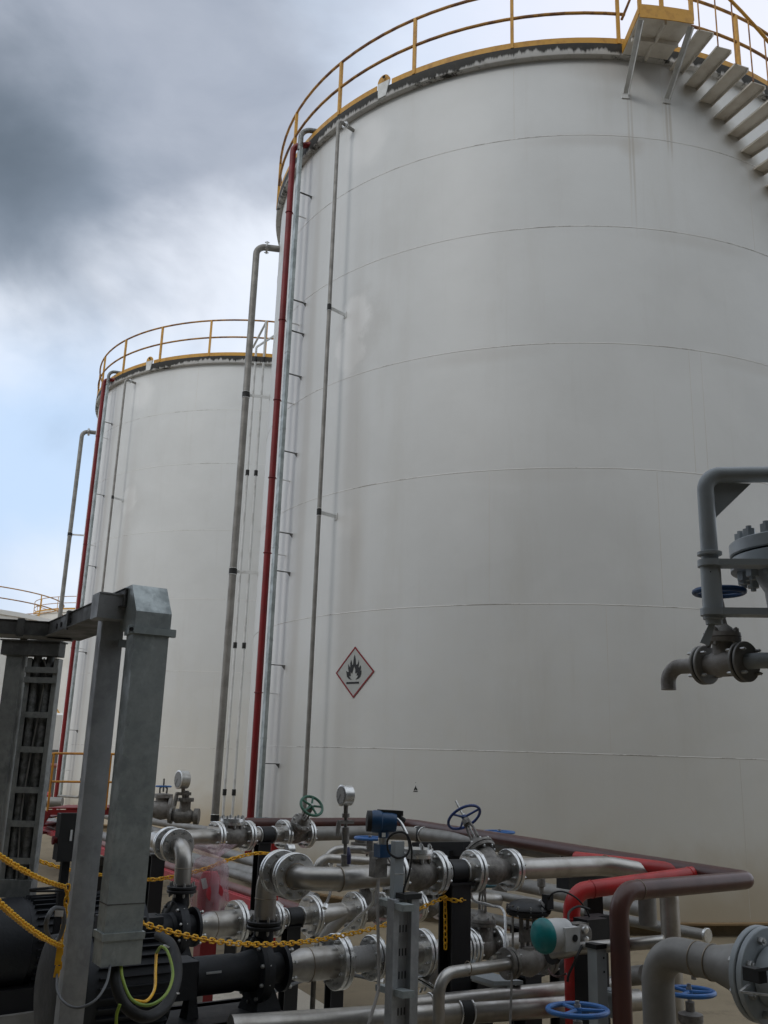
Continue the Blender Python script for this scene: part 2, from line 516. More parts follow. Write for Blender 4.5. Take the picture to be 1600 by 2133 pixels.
# ---------------------------------------------------------------- mesh helpers
def frame(ax):
    ax = ax.normalized()
    h = Vector((0, 0, 1)) if abs(ax.z) < 0.95 else Vector((0, 1, 0))
    a = ax.cross(h).normalized()
    return a, ax.cross(a).normalized(), ax


class MB:
    def __init__(s):
        s.v = []; s.f = []; s.uv = {}

    def add(s, vs, fs):
        n = len(s.v)
        s.v += [Vector(v) for v in vs]
        s.f += [tuple(i + n for i in f) for f in fs]
        return s

    def box(s, c, h, ax=None):
        c = Vector(c)
        ax = ax or (Vector((1, 0, 0)), Vector((0, 1, 0)), Vector((0, 0, 1)))
        vs = []
        for k in (-1, 1):
            for j in (-1, 1):
                for i in (-1, 1):
                    vs.append(c + ax[0] * (h[0] * i) + ax[1] * (h[1] * j) + ax[2] * (h[2] * k))
        return s.add(vs, [(0, 2, 3, 1), (4, 5, 7, 6), (0, 1, 5, 4), (2, 6, 7, 3), (0, 4, 6, 2), (1, 3, 7, 5)])

    def bar(s, a, b, w, t, up=Vector((0, 0, 1))):
        """rectangular bar from a to b, w across, t along up"""
        a, b = Vector(a), Vector(b)
        d = (b - a).normalized()
        x = d.cross(up).normalized()
        y = x.cross(d).normalized()
        return s.box((a + b) / 2, ((b - a).length / 2, w / 2, t / 2), (d, x, y))

    def tube(s, pts, r, seg=14, cap=True, closed=False):
        pts = [Vector(p) for p in pts]
        rr = r if isinstance(r, (list, tuple)) else [r] * len(pts)
        n = len(pts)
        a, b, t0 = frame(pts[1] - pts[0])
        vs = []
        prev = t0
        for i, p in enumerate(pts):
            if closed:
                t = (pts[(i + 1) % n] - pts[i - 1]).normalized()
            elif i == 0:
                t = (pts[1] - pts[0]).normalized()
            elif i == n - 1:
                t = (pts[-1] - pts[-2]).normalized()
            else:
                t = ((pts[i + 1] - p).normalized() + (p - pts[i - 1]).normalized())
                t = t.normalized() if t.length > 1e-6 else prev
            q = prev.rotation_difference(t)
            a = q @ a; b = q @ b; prev = t
            for k in range(seg):
                th = 2 * math.pi * k / seg
                vs.append(p + (a * math.cos(th) + b * math.sin(th)) * rr[i])
        fs = []
        m = n if closed else n - 1
        for i in range(m):
            j = (i + 1) % n
            for k in range(seg):
                k2 = (k + 1) % seg
                fs.append((i * seg + k, i * seg + k2, j * seg + k2, j * seg + k))
        if cap and not closed:
            fs.append(tuple(reversed(range(seg))))
            fs.append(tuple((n - 1) * seg + k for k in range(seg)))
        return s.add(vs, fs)

    def lathe(s, p, ax, prof, seg=28, uv=False):
        """prof: list of (t, r) along axis"""
        p = Vector(p)
        a, b, t = frame(Vector(ax))
        base = len(s.v)
        vs = []
        for (h, r) in prof:
            r = max(r, 1e-4)
            for k in range(seg):
                th = 2 * math.pi * k / seg
                vs.append(p + t * h + (a * math.cos(th) + b * math.sin(th)) * r)
        fs = []
        for i in range(len(prof) - 1):
            for k in range(seg):
                k2 = (k + 1) % seg
                f = (i * seg + k, i * seg + k2, (i + 1) * seg + k2, (i + 1) * seg + k)
                if uv:
                    s.uv[tuple(base + q for q in f)] = [(prof[i][0] * 10, k / seg * 6), (prof[i][0] * 10, (k + 1) / seg * 6),
                                 (prof[i + 1][0] * 10, (k + 1) / seg * 6), (prof[i + 1][0] * 10, k / seg * 6)]
                fs.append(f)
        fs.append(tuple(reversed(range(seg))))
        fs.append(tuple((len(prof) - 1) * seg + k for k in range(seg)))
        return s.add(vs, fs)

    def torus(s, c, ax, R, r, seg=40, rs=10, a0=0, a1=360):
        a, b, t = frame(Vector(ax))
        c = Vector(c)
        full = abs(a1 - a0) >= 360
        n = seg if full else seg + 1
        pts = [c + (a * math.cos(R_(a0 + (a1 - a0) * i / seg)) + b * math.sin(R_(a0 + (a1 - a0) * i / seg))) * R for i in range(n)]
        return s.tube(pts, r, rs, True, full)

    def prism(s, poly, o, ux, uy, th):
        """extruded polygon (ngon) of thickness th along ux x uy"""
        nrm = ux.cross(uy).normalized()
        o = Vector(o)
        n = len(poly)
        vs = [o + ux * x + uy * y for x, y in poly] + [o + ux * x + uy * y + nrm * th for x, y in poly]
        fs = [tuple(reversed(range(n))), tuple(range(n, 2 * n))]
        for i in range(n):
            j = (i + 1) % n
            fs.append((i, j, n + j, n + i))
        return s.add(vs, fs)

    def build(s, name, mat, parent=None, origin=Vector((0, 0, 0)), smooth=True, sharp=35):
        me = bpy.data.meshes.new(name)
        me.from_pydata([tuple(v - origin) for v in s.v], [], s.f)
        if s.uv:
            ul = me.uv_layers.new(name='UVMap')
            for p in me.polygons:
                key = tuple(p.vertices)
                if key in s.uv:
                    for li, uvc in zip(p.loop_indices, s.uv[key]):
                        ul.data[li].uv = uvc
        me.validate()
        if smooth:
            me.polygons.foreach_set('use_smooth', [True] * len(me.polygons))
            me.set_sharp_from_angle(angle=R_(sharp))
        me.materials.append(M[mat] if isinstance(mat, str) else mat)
        o = bpy.data.objects.new(name, me)
        COL.objects.link(o)
        if parent:
            o.parent = parent
        else:
            o.location = origin
        return o


def fillet(pts, rad, n=7):
    pts = [Vector(p) for p in pts]
    out = [pts[0]]
    rads = rad if isinstance(rad, (list, tuple)) else [rad] * (len(pts) - 2)
    for i in range(1, len(pts) - 1):
        p0, p, p1 = pts[i - 1], pts[i], pts[i + 1]
        d0 = (p0 - p).normalized(); d1 = (p1 - p).normalized()
        ang = d0.angle(d1)
        if ang > math.pi - 0.02:
            out.append(p); continue
        L = min(rads[i - 1] / math.tan(ang / 2), (p0 - p).length * 0.49 if i > 1 else (p0 - p).length * 0.95,
                (p1 - p).length * 0.49 if i < len(pts) - 2 else (p1 - p).length * 0.95)
        r = L * math.tan(ang / 2)
        c = p + (d0 + d1).normalized() * (r / math.sin(ang / 2))
        a = p + d0 * L - c; b = p + d1 * L - c
        tot = a.angle(b)
        for k in range(n + 1):
            f = k / n
            out.append(c + (a * math.sin((1 - f) * tot) + b * math.sin(f * tot)) / math.sin(tot))
    out.append(pts[-1])
    return out


def curve(pts, n=8):
    """Catmull-Rom through pts"""
    P = [Vector(p) for p in pts]
    P = [P[0] * 2 - P[1]] + P + [P[-1] * 2 - P[-2]]
    out = []
    for i in range(1, len(P) - 2):
        for k in range(n):
            t = k / n
            a, b, c, d = P[i - 1], P[i], P[i + 1], P[i + 2]
            out.append(0.5 * ((2 * b) + (c - a) * t + (2 * a - 5 * b + 4 * c - d) * t * t + (3 * b - a - 3 * c + d) * t ** 3))
    out.append(P[-2])
    return out


def tag(o, label=None, cat=None, group=None, kind=None):
    if label: o['label'] = label
    if cat: o['category'] = cat
    if group: o['group'] = group
    if kind: o['kind'] = kind
    return o


class Thing:
    def __init__(s, name, label, cat, loc, group=None):
        s.o = Vector(loc)
        s.root = bpy.data.objects.new(name, None)
        s.root.empty_display_size = 0.1
        s.root.location = s.o
        COL.objects.link(s.root)
        tag(s.root, label, cat, group)

    def part(s, name, mb, mat, parent=None, label=None, **kw):
        o = mb.build(name, mat, parent or s.root, s.o, **kw)
        if label: o['label'] = label
        return o


def single(name, mb, mat, label, cat, group=None, kind=None, **kw):
    n = len(mb.v)
    c = sum((v for v in mb.v), Vector()) / n
    c.z = min(v.z for v in mb.v)
    o = mb.build(name, mat, None, c, **kw)
    if kind == 'structure':
        tag(o, label, None, None, kind)
    else:
        tag(o, label, cat, group, kind)
    return o


Z = Vector((0, 0, 1))
U = Vector((0.848, 0.53, 0)).normalized()       # along the manifold, away to the right
V = Vector((-0.53, 0.848, 0)).normalized()      # across it, away to the left

_bolt = None


def bolt_mesh():
    global _bolt
    if _bolt is None:
        mb = MB()
        mb.lathe((0, 0, -0.5), Z, [(0, .5), (.06, .5), (.06, 1), (.28, 1), (.28, .55), (.72, .55), (.72, 1), (.94, 1), (.94, .5), (1.0, .5)], 6)
        me = bpy.data.meshes.new('bolt')
        me.from_pydata([tuple(v) for v in mb.v], [], mb.f)
        me.materials.append(M['bolt'])
        _bolt = me
    return _bolt


def bolts(T, parent, c, ax, R, n, r=0.011, L=0.07, phase=0.5, mat=None):
    a, b, t = frame(Vector(ax))
    me = bolt_mesh()
    if mat:
        key = 'bolt_' + mat
        if key not in bpy.data.meshes:
            m2 = me.copy(); m2.name = key; m2.materials[0] = M[mat]
        me = bpy.data.meshes[key]
    for k in range(n):
        th = 2 * math.pi * (k + phase) / n
        p = Vector(c) + (a * math.cos(th) + b * math.sin(th)) * R - T.o
        o = bpy.data.objects.new('bolt', me)
        COL.objects.link(o)
        o.parent = parent
        m = Matrix((a * r, b * r, t * L)).transposed().to_4x4()
        m.translation = p
        o.matrix_local = m


def flange(T, c, ax, R, pair=True, n=8, mat='machined', th=0.022, hub=None, parent=None, bolt=True, hubside=1, boltmat=None):
    """mating pair of flanges centred on c with a black gasket between"""
    c = Vector(c); ax = Vector(ax).normalized()
    if pair:
        ps = []
        for sgn in (-1, 1):
            mb = MB()
            h0 = 0.003
            prof = [(h0, R - .003), (h0 + .003, R), (h0 + th - .003, R), (h0 + th, R - .003)]
            if hub:
                prof += [(h0 + th, hub * 1.32), (h0 + th + .03, hub * 1.02)]
            mb.lathe(c, ax * sgn, prof, 40)
            ps.append(T.part('flange', mb, mat, parent))
        mb = MB(); mb.lathe(c - ax * .003, ax, [(0, R * .93), (.006, R * .93)], 32)
        T.part('gasket', mb, 'dark', parent)
        p = ps[0]
        L = 2 * th + .006 + .05
    else:
        mb = MB()
        prof = [(-th / 2, R - .003), (-th / 2 + .003, R), (th / 2 - .003, R), (th / 2, R - .003)]
        mb.lathe(c, ax, prof, 40)
        p = T.part('flange', mb, mat, parent)
        L = th + .04
    if bolt:
        bolts(T, p, c, ax, R * 0.80, n, r=R * 0.085, L=L, mat=boltmat)
    return p


def handwheel(T, c, ax, R, r, mat, spokes=3, parent=None, dish=0.0, phase=30, nut=True):
    a, b, t = frame(Vector(ax))
    c = Vector(c)
    mb = MB()
    mb.torus(c, ax, R, r, 44, 10)
    mb.lathe(c - t * (dish + R * .08), t, [(0, R * .16), (R * .16, R * .16)], 16)
    for k in range(spokes):
        th = R_(phase + 360 * k / spokes)
        d = a * math.cos(th) + b * math.sin(th)
        mb.tube([c - t * dish + d * R * .1, c - t * dish * .6 + d * R * .55, c + d * R], [r * .9, r * .75, r * .8], 8)
    w = T.part('handwheel', mb, mat, parent)
    if nut:
        mb = MB()
        mb.lathe(c + t * R * .06, t, [(0, R * .12), (R * .12, R * .12)], 6)
        T.part('wheel_nut', mb, 'bolt', w)
    return w


def valve_body(c, ax, L, r, rb):
    mb = MB()
    mb.lathe(Vector(c) - Vector(ax).normalized() * L / 2, ax,
             [(0, r), (L * .12, r), (L * .28, rb * .86), (L * .42, rb), (L * .58, rb), (L * .72, rb * .86), (L * .88, r), (L, r)], 28)
    return mb


def gate_valve(name, label, cat, c, ax, up, L, r, R, H, wR, wmat, group=None, body='cast', spokes=3, stem=0.12, n=8,
               wheel_off=0.0, ends=(True, True), wr=0.012, phase=30):
    c = Vector(c); ax = Vector(ax).normalized(); up = Vector(up).normalized()
    T = Thing(name, label, cat, (c.x, c.y, c.z - R), group)
    side = ax.cross(up).normalized()
    mb = valve_body(c, ax, L, r, r * 1.35)
    # neck and bonnet in one casting
    mb.lathe(c, up, [(0, r * 1.25), (H * .28, r * 1.15), (H * .34, r * 1.0)], 24)
    b = T.part('body', mb, body)
    bf = MB(); z0 = H * .34
    bf.lathe(c + up * z0, up, [(0, r * 1.5), (.016, r * 1.55), (.018, r * 1.45), (.022, r * 1.45), (.024, r * 1.55), (.04, r * 1.5), (.045, r * .9), (H * .2, r * .55), (H * .26, r * .5)], 24)
    bo = T.part('bonnet', bf, body)
    bolts(T, bo, c + up * (z0 + .02), up, r * 1.3, 8, r=.008, L=.07)
    zt = z0 + H * .24
    ys = MB()
    for s in (-1, 1):
        p0 = c + up * zt + side * s * r * .5
        p1 = c + up * (H * .92) + side * s * r * .34
        ys.tube([p0, (p0 + p1) / 2 + side * s * r * .14, p1], [r * .17, r * .13, r * .15], 8)
    ys.lathe(c + up * H * .88, up, [(0, r * .45), (H * .1, r * .4)], 16)
    T.part('yoke', ys, body)
    sm = MB(); sm.tube([c + up * zt, c + up * (H + stem)], r * .12, 8)
    T.part('stem', sm, 'bolt')
    handwheel(T, c + up * (H + .01 + wheel_off), up, wR, wr, wmat, spokes, phase=phase)
    for i, s in enumerate((-1, 1)):
        if ends[i]:
            flange(T, c + ax * s * (L / 2), ax, R, n=n)
    return T


def clamp(T, c, ax, r, w=0.05, mat='rubber', parent=None):
    mb = MB()
    a = Vector(ax).normalized()
    mb.lathe(Vector(c) - a * w / 2, a, [(0, r * 1.0), (.001, r * 1.12), (w - .001, r * 1.12), (w, r)], 20)
    p = T.part('clamp_liner', mb, mat, parent)
    for s in (-.62, .62):
        m2 = MB(); m2.torus(Vector(c) + a * w * s, a, r * 1.08, r * .05 + .002, 28, 8)
        T.part('u_bolt', m2, 'machined', p)
    return p


def pipe(name, label, pts, r, mat, rad=None, cat='pipe', group=None, T=None, seg=18):
    pp = fillet(pts, rad, 8) if (rad and len(pts) > 2) else [Vector(p) for p in pts]
    mb = MB(); mb.tube(pp, r, seg)
    if T is None:
        T = Thing(name, label, cat, (pp[0].x, pp[0].y, min(p.z for p in pp) - r), group)
    T.part('pipe_run', mb, mat)
    return T


def weldring(T, c, ax, r):
    mb = MB(); mb.torus(c, ax, r, .0025, 28, 6)
    T.part('weld', mb, 'weld')


# ================================================================ SETTING
GZ = -0.15
mb = MB()
mb.add([(-700, -300, GZ), (700, -300, GZ), (700, 900, GZ), (-700, 900, GZ)], [(0, 1, 2, 3)])
single('ground', mb, 'ground', 'tan concrete floor of the tank yard', None, kind='structure', smooth=False)

# unseen roof, building and wing, added to shade the yard from behind the viewer
mb = MB()
mb.box((0, -3.2, 6.6), (24, 2.75, .12))
mb.box((0, -9.9, 8.5), (60, 3.9, 8.65))
for xx in (-20, -10, 0, 10, 20):
    mb.box((xx, -1.2, 3.16), (.12, .12, 3.31))
mb.box((-11.5, 1.0, 4.0), (3.5, 7.0, 4.1))
single('unseen_shade_building', mb, 'fargrey', 'unseen roof and building added behind the viewer for shade', None, kind='structure', smooth=False)

C1 = Vector((2.982, 16.581, 0)); C2 = Vector((-3.814, 27.943, 0)); TR = 5.2
SEAMS = [1.844, 3.65, 5.437, 7.203, 8.982, 10.462]


def pol(C, deg, r, z):
    return Vector((C.x + r * math.cos(R_(deg)), C.y + r * math.sin(R_(deg)), z))


def cyl_strip(mb, C, r0, r1, z0, z1, a0, a1, n):
    """solid curved bar between radii and heights"""
    vs = []
    for i in range(n + 1):
        a = a0 + (a1 - a0) * i / n
        vs += [pol(C, a, r0, z0), pol(C, a, r1, z0), pol(C, a, r1, z1), pol(C, a, r0, z1)]
    fs = []
    for i in range(n):
        b = i * 4
        for k in range(4):
            k2 = (k + 1) % 4
            fs.append((b + k, b + 4 + k, b + 4 + k2, b + k2))
    fs.append((0, 1, 2, 3)); fs.append((n * 4 + 3, n * 4 + 2, n * 4 + 1, n * 4))
    mb.add(vs, fs)


def arc_tube(mb, C, r, z, a0, a1, rr, n, seg=8):
    mb.tube([pol(C, a0 + (a1 - a0) * i / n, r, z) for i in range(n + 1)], rr, seg)


def tank(C, label, mat, post0, step, lug, gap, seg=160):
    T = Thing('storage_tank', label, 'storage tank', C, 'large white storage tanks')
    shell = MB()
    shell.lathe(C, Z, [(0.0, TR), (0.3, TR)] + [(z, TR) for z in SEAMS] + [(11.83, TR), (11.86, TR - .05)], seg)
    T.part('shell', shell, mat, sharp=50)
    rf = MB(); rf.lathe(C, Z, [(11.87, TR - .02), (11.93, TR - .03), (12.35, 0.1)], 72)
    T.part('roof', rf, 'farwhite')
    for z in SEAMS:
        s = MB()
        s.lathe(C, Z, [(z - .006, TR - .01), (z - .005, TR + .0015), (z, TR + .004), (z + .005, TR + .002), (z + .006, TR - .01)], seg)
        T.part('weld_seam', s, 'seam')
    zz_ = [0.02] + SEAMS + [11.76]
    for i in range(7):
        for dg in (238 + 23 * (i % 2) + 7 * i, 286 + 13 * (i % 2) - 5 * i):
            if i in (3, 4) and 255 < dg < 275:
                continue
            s = MB(); s.tube([pol(C, dg, TR - .0022, zz_[i] + .02), pol(C, dg, TR - .0022, zz_[i + 1] - .02)], .0036, 6)
            T.part('upright_weld', s, 'farwhite')
    cb = MB()
    cb.lathe(C, Z, [(11.775, TR - .02), (11.76, TR + .02), (11.765, TR + .10), (11.775, TR + .105), (11.955, TR + .105), (11.96, TR + .09), (11.96, TR - .03)], seg)
    T.part('curb_ring', cb, 'curb')
    bs = MB(); bs.lathe(C, Z, [(-.02, TR + .06), (0.0, TR + .06), (0.004, TR + .01)], seg)
    T.part('bottom_plate', bs, 'rustedge')
    # toe plate in two runs, interrupted at the lug and the landing
    g0, g1 = gap
    for a0, a1 in ((g1, lug + 360 - 1.6), (lug + 1.6, g0)):
        if a0 < lug:
            a0 += 360
        tp = MB(); n = max(4, int(abs(a1 - a0) / 2.5))
        cyl_strip(tp, C, TR + .085, TR + .10, 11.95, 12.055, a0, a1, n)
        T.part('toe_plate', tp, 'yellow')
    a1 = g0 + 360
    for z, nm in ((13.0, 'top_rail'), (12.5, 'mid_rail')):
        r = MB(); arc_tube(r, C, TR + .09, z, g1, a1, .024, 110)
        T.part(nm, r, 'railing')
    k = -int((post0 - g1 + 360) / step) - 1
    a = post0
    while a - step > g0 - 360 + (g1 - g0):
        a -= step
    while a < g0 + 0.5:
        p = MB(); p.box(pol(C, a, TR + .09, 12.48), (.024, .024, .52), (pol(Vector((0, 0, 0)), a, 1, 0), pol(Vector((0, 0, 0)), a + 90, 1, 0), Z))
        T.part('post', p, 'yellow')
        a += step
    # lifting lug standing on the rim
    l = MB()
    tan = pol(Vector((0, 0, 0)), lug + 90, 1, 0); rad = pol(Vector((0, 0, 0)), lug, 1, 0)
    arc = [(math.cos(R_(a_)) * .115, math.sin(R_(a_)) * .13) for a_ in range(0, 181, 15)]
    l.prism([(-.10, -.27), (.05, -.27), (.115, 0), (-.115, 0)], pol(C, lug, TR + .118, 12.05), tan, Z, -.03)
    lp = T.part('lifting_lug', l, 'bracket')
    l2 = MB()
    l2.prism(arc, pol(C, lug, TR + .118, 12.052), tan, Z, -.03)
    T.part('lug_eye', l2, 'yellow', lp)
    l3 = MB(); l3.lathe(pol(C, lug + .3, TR + .146, 12.11), rad, [(0, .028), (.006, .028)], 16)
    T.part('eye_hole', l3, 'dark', lp)
    return T


T1 = tank(C1, 'nearest and largest-looking white storage tank, filling the right of the view', 'tank', 238.98, 16.9, 233.0, (274.0, 281.2), 200)
T2 = tank(C2, 'second white storage tank, half hidden behind the left side of the nearest one', 'tank2', 226.44, 16.4, 239.1, (282, 288))
for C, lab in ((C1, 'low round concrete base under the nearest storage tank'), (C2, 'low round concrete base under the second storage tank')):
    fb = MB(); fb.lathe((C.x, C.y, GZ + .0), Z, [(0, TR - .06), (.13, TR - .06)], 120)
    single('tank_foundation', fb, 'ground', lab, 'foundation', 'round tank foundations')


def nozzle_pipe(T, C, deg, off, z_top, z_bot, r, mat, clampz, foot=None, top_flange=True, name='x', arm=.03):
    """vertical pipe standing off the shell, elbowed into a shell nozzle"""
    base = pol(C, deg, TR + off, z_bot)
    top = pol(C, deg, TR + off, z_top)
    wall = pol(C, deg, TR - .02, z_top)
    rad = (base - wall); rad.z = 0; rad.normalize()
    pts = ([Vector(p) for p in foot] if foot else []) + [base, top, wall + rad * (off * .62)]
    mb = MB(); mb.tube(fillet(pts, max(r * 2.6, .07), 7), r, 14)
    T.part('pipe_run', mb, mat)
    nb = MB(); nb.tube([wall, wall + rad * (off * .60)], r, 14)
    T.part('nozzle', nb, mat)
    if top_flange:
        flange(T, wall + rad * off * .61, rad, r * 1.95, n=4, th=.016)
    for z in clampz:
        p = pol(C, deg, TR + off, z)
        clamp(T, p, Z, r, .09)
        b = MB(); b.bar(p - rad * r * .9, pol(C, deg, TR - .01, z), .012, .05)
        b.box(pol(C, deg, TR + .006, z), (.006, .03, .05), (rad, Z.cross(rad), Z))
        T.part('wall_bracket', b, 'bracket')


# ---- risers and drops fixed to the two tanks
for C, dn, (a_red, a_duct, a_thin, a_ris), tname in (
        (C1, 0, (210.4, 212.7, 225.1, 190), 'nearest tank'),
        (C2, 1, (219.4, 221.4, 232.3, 192), 'second tank')):
    # red fire-water riser
    T = Thing('fire_riser', 'tall dark red fire water pipe running up the left edge of the %s' % tname, 'pipe', pol(C, a_red, TR + .3, GZ), 'red fire water risers')
    mb = MB()
    p0 = pol(C, a_red, TR + .30, .35 if dn == 0 else .2); p1 = pol(C, a_red, TR + .30, 11.90); p2 = pol(C, a_red + 2.4, TR + .06, 11.90)
    mb.tube(fillet([p0, p1, p2], .10), .052, 16)
    T.part('pipe_run', mb, 'redpost')
    for z in ([.85, 2.6, 4.7, 5.9, 7.2, 8.6, 10.6] if dn == 0 else [1.2, 4.3, 7.1, 10.2]):
        c = MB(); c.torus(pol(C, a_red, TR + .30, z), Z, .056, .009, 20, 6)
        T.part('pipe_clip', c, 'redpost')
        c = MB(); c.bar(pol(C, a_red, TR + .24, z), pol(C, a_red, TR - .01, z), .02, .010)
        T.part('clip_arm', c, 'bracket')
    # galvanised cable duct beside it
    T = Thing('cable_duct', 'slim galvanised cable duct beside the red riser on the %s' % tname, 'cable duct', pol(C, a_duct, TR + .3, GZ), 'galvanised ducts up the tanks')
    mb = MB()
    rad = pol(Vector((0, 0, 0)), a_duct, 1, 0); tan = pol(Vector((0, 0, 0)), a_duct + 90, 1, 0)
    ctr = pol(C, a_duct, TR + .27, 5.9 + .1)
    mb.box(ctr, (.028, .044, 5.75), (rad, tan, Z))
    du = T.part('duct', mb, 'galv_duct')
    m2 = MB()
    m2.tube(fillet([pol(C, a_duct, TR + .27, 11.7), pol(C, a_duct, TR + .27, 12.12), pol(C, a_duct + 1.5, TR - .05, 12.12)], .16), .045, 12)
    T.part('flexible_top', m2, 'conduit_foil')
    zs = [10.9, 8.9, 8.35, 7.6, 6.3, 5.0, 4.4, 3.0, 1.6] if dn == 0 else [10.6, 8.5, 6.5, 4.2, 2.2]
    for i, z in enumerate(zs):
        m3 = MB()
        q = pol(C, a_duct, TR + .23, z)
        m3.bar(q, pol(C, a_duct, TR - .01, z), .03, .012)
        m3.prism([(0, 0), (.06, 0), (0, -.06)], q - rad * .22 + tan * .02, rad, Z, .01)
        T.part('bracket', m3, 'galv_dark')
        m4 = MB()
        m4.box(pol(C, a_duct, TR + .27, z + .35), (.031, .047, .010), (rad, tan, Z))
        T.part('joint_band', m4, 'galv')
    # thin vertical drop in front of the shell
    T = Thing('level_pipe', 'thin grey pipe held off the front of the %s by two arms' % tname, 'pipe', pol(C, a_thin, TR + .33, GZ), 'thin pipes held off the tank fronts')
    if dn == 0:
        nozzle_pipe(T, C, a_thin, .33, 11.57, .9, .030, 'dullpipe', [8.27, 5.07])
    else:
        b0 = pol(C, a_thin, TR + .33, .55)
        nozzle_pipe(T, C, a_thin, .33, 11.57, .60, .030, 'dullpipe', [8.2, 1.0], foot=[pol(C, a_thin - 8, TR + .45, .60)])
    # big riser standing at the left limb
    T = Thing('riser_pipe', 'broad grey riser pipe standing clear of the left side of the %s' % tname, 'pipe', pol(C, a_ris, TR + .43, GZ), 'grey risers beside the tanks')
    if dn == 0:
        nozzle_pipe(T, C, a_ris, .43, 11.02, .52, .062, 'dullpipe', [8.0, 4.75, .72], foot=[az(318, 1711, .50)])
    else:
        nozzle_pipe(T, C, a_ris, .43, 11.15, .4, .062, 'dullpipe', [7.9, 4.7])
    if dn == 0:
        # two thin sample lines between riser and tank
        for j, (dx, lab) in enumerate(((.0, 'left of the two thin sample pipes between the broad riser and the red riser'),
                                      (.155, 'right of the two thin sample pipes between the broad riser and the red riser'))):
            Tt = Thing('sample_pipe', lab, 'pipe', pol(C, 184, TR + .36 - dx, GZ), 'thin sample pipes')
            ang = 184.5
            x0 = pol(C, ang, TR + .32 - dx, .35); x1 = pol(C, ang, TR + .32 - dx, 9.75)
            if j == 0:
                pts = [x0, pol(C, ang, TR + .32, 9.2), pol(C, ang - 6, TR + .02, 9.75)]
            else:
                x1.z = at(549, 668, x1.y).z
                pts = [x0, x1]
            m = MB(); m.tube(fillet(pts, .08), .022, 10)
            if j: m.tube([x1 - Z * .02, at(527, 724, x1.y + .6)], .022, 10)
            Tt.part('pipe_run', m, 'bracket')
            for z in (8.95, 6.7, 3.55, 1.1):
                c = pol(C, ang, TR + .32 - dx, z)
                mm = MB(); mm.lathe(c - Z * .05, Z, [(0, .022), (.001, .034), (.1, .034), (.101, .022)], 12)
                Tt.part('clamp_liner', mm, 'rubber')

# ---- landing and stair on the nearest tank
T = Thing('spiral_stair', 'white underside stair and yellow landing curling down the top right of the nearest tank', 'staircase', pol(C1, 277, TR + .4, 11.2))
mb = MB()
cyl_strip(mb, C1, TR + .10, 6.05, 11.775, 11.79, 273.3, 280.7, 6)
land = T.part('landing', mb, 'tread')
mb = MB()
a_mid = 277.0
cyl_strip(mb, C1, TR + .10, 6.0, 11.70, 11.775, 276.85, 277.15, 1)
cyl_strip(mb, C1, 5.62, 5.66, 11.705, 11.775, 273.5, 276.8, 3)
cyl_strip(mb, C1, 5.62, 5.66, 11.705, 11.775, 277.2, 280.5, 3)
T.part('stiffener', mb, 'tread', land)
mb = MB()
cyl_strip(mb, C1, 6.05, 6.062, 11.73, 11.95, 273.3, 280.7, 6)
cyl_strip(mb, C1, TR + .10, 6.05, 11.79, 11.93, 273.2, 273.32, 1)
T.part('toe_plate', mb, 'yellow')
for a0 in (273.5, 280.4):
    mb = MB()
    p = pol(C1, a0, 6.02, 11.72); q = pol(C1, a0 + .35, TR + .0, 11.17)
    d = (q - p).normalized(); sd_ = d.cross(Z).normalized(); nn = sd_.cross(d).normalized()
    for off, hw in ((nn * .03, (.0, .035, .004)),):
        mb.box((p + q) / 2, ((p - q).length / 2, .035, .004), (d, sd_, nn))
        mb.box((p + q) / 2 + sd_ * .031 - nn * .033, ((p - q).length / 2, .004, .033), (d, sd_, nn))
    mb.box(pol(C1, a0 + .35, TR + .008, 11.15), (.008, .06, .05), (pol(Vector(), a0, 1, 0), pol(Vector(), a0 + 90, 1, 0), Z))
    T.part('brace', mb, 'bracket')
for k in range(-1, 9):
    a0 = 284.2 + 2.62 * k; z = 11.49 - .217 * k
    mb = MB()
    cyl_strip(mb, C1, TR + .002, 6.0, z, z + .012, a0, a0 + 2.35, 3)
    cyl_strip(mb, C1, TR + .002, 6.0, z - .045, z, a0 + 2.25, a0 + 2.35, 1)
    cyl_strip(mb, C1, TR + .002, 6.0, z - .02, z, a0, a0 + .06, 1)
    tr = T.part('tread', mb, 'tread')
    bl = MB(); bl.tube([pol(C1, a0 + .2, 6.01, z + .0), pol(C1, a0 + .2, 6.01, z + .95 + .09)], .011, 8)
    T.part('baluster', bl, 'railing')
mb = MB()
mb.tube([pol(C1, 280.8 + 2.62 * k, 6.01, 12.87 - .217 * (k)) for k in range(0, 11)], .024, 8)
T.part('handrail', mb, 'yellow')
for a0 in (273.4, 276.4, 280.6):
    mb = MB(); mb.box(pol(C1, a0, 6.03, 12.35), (.024, .024, .55), (pol(Vector(), a0, 1, 0), pol(Vector(), a0 + 90, 1, 0), Z))
    T.part('post', mb, 'yellow')
for z in (12.4, 12.9):
    mb = MB(); mb.tube([pol(C1, 273.4, 5.3, z), pol(C1, 273.4, 6.03, z)] + [pol(C1, 273.4 + 7.2 * i / 5, 6.03, z) for i in range(1, 6)], .022, 8)
    T.part('landing_rail', mb, 'railing')

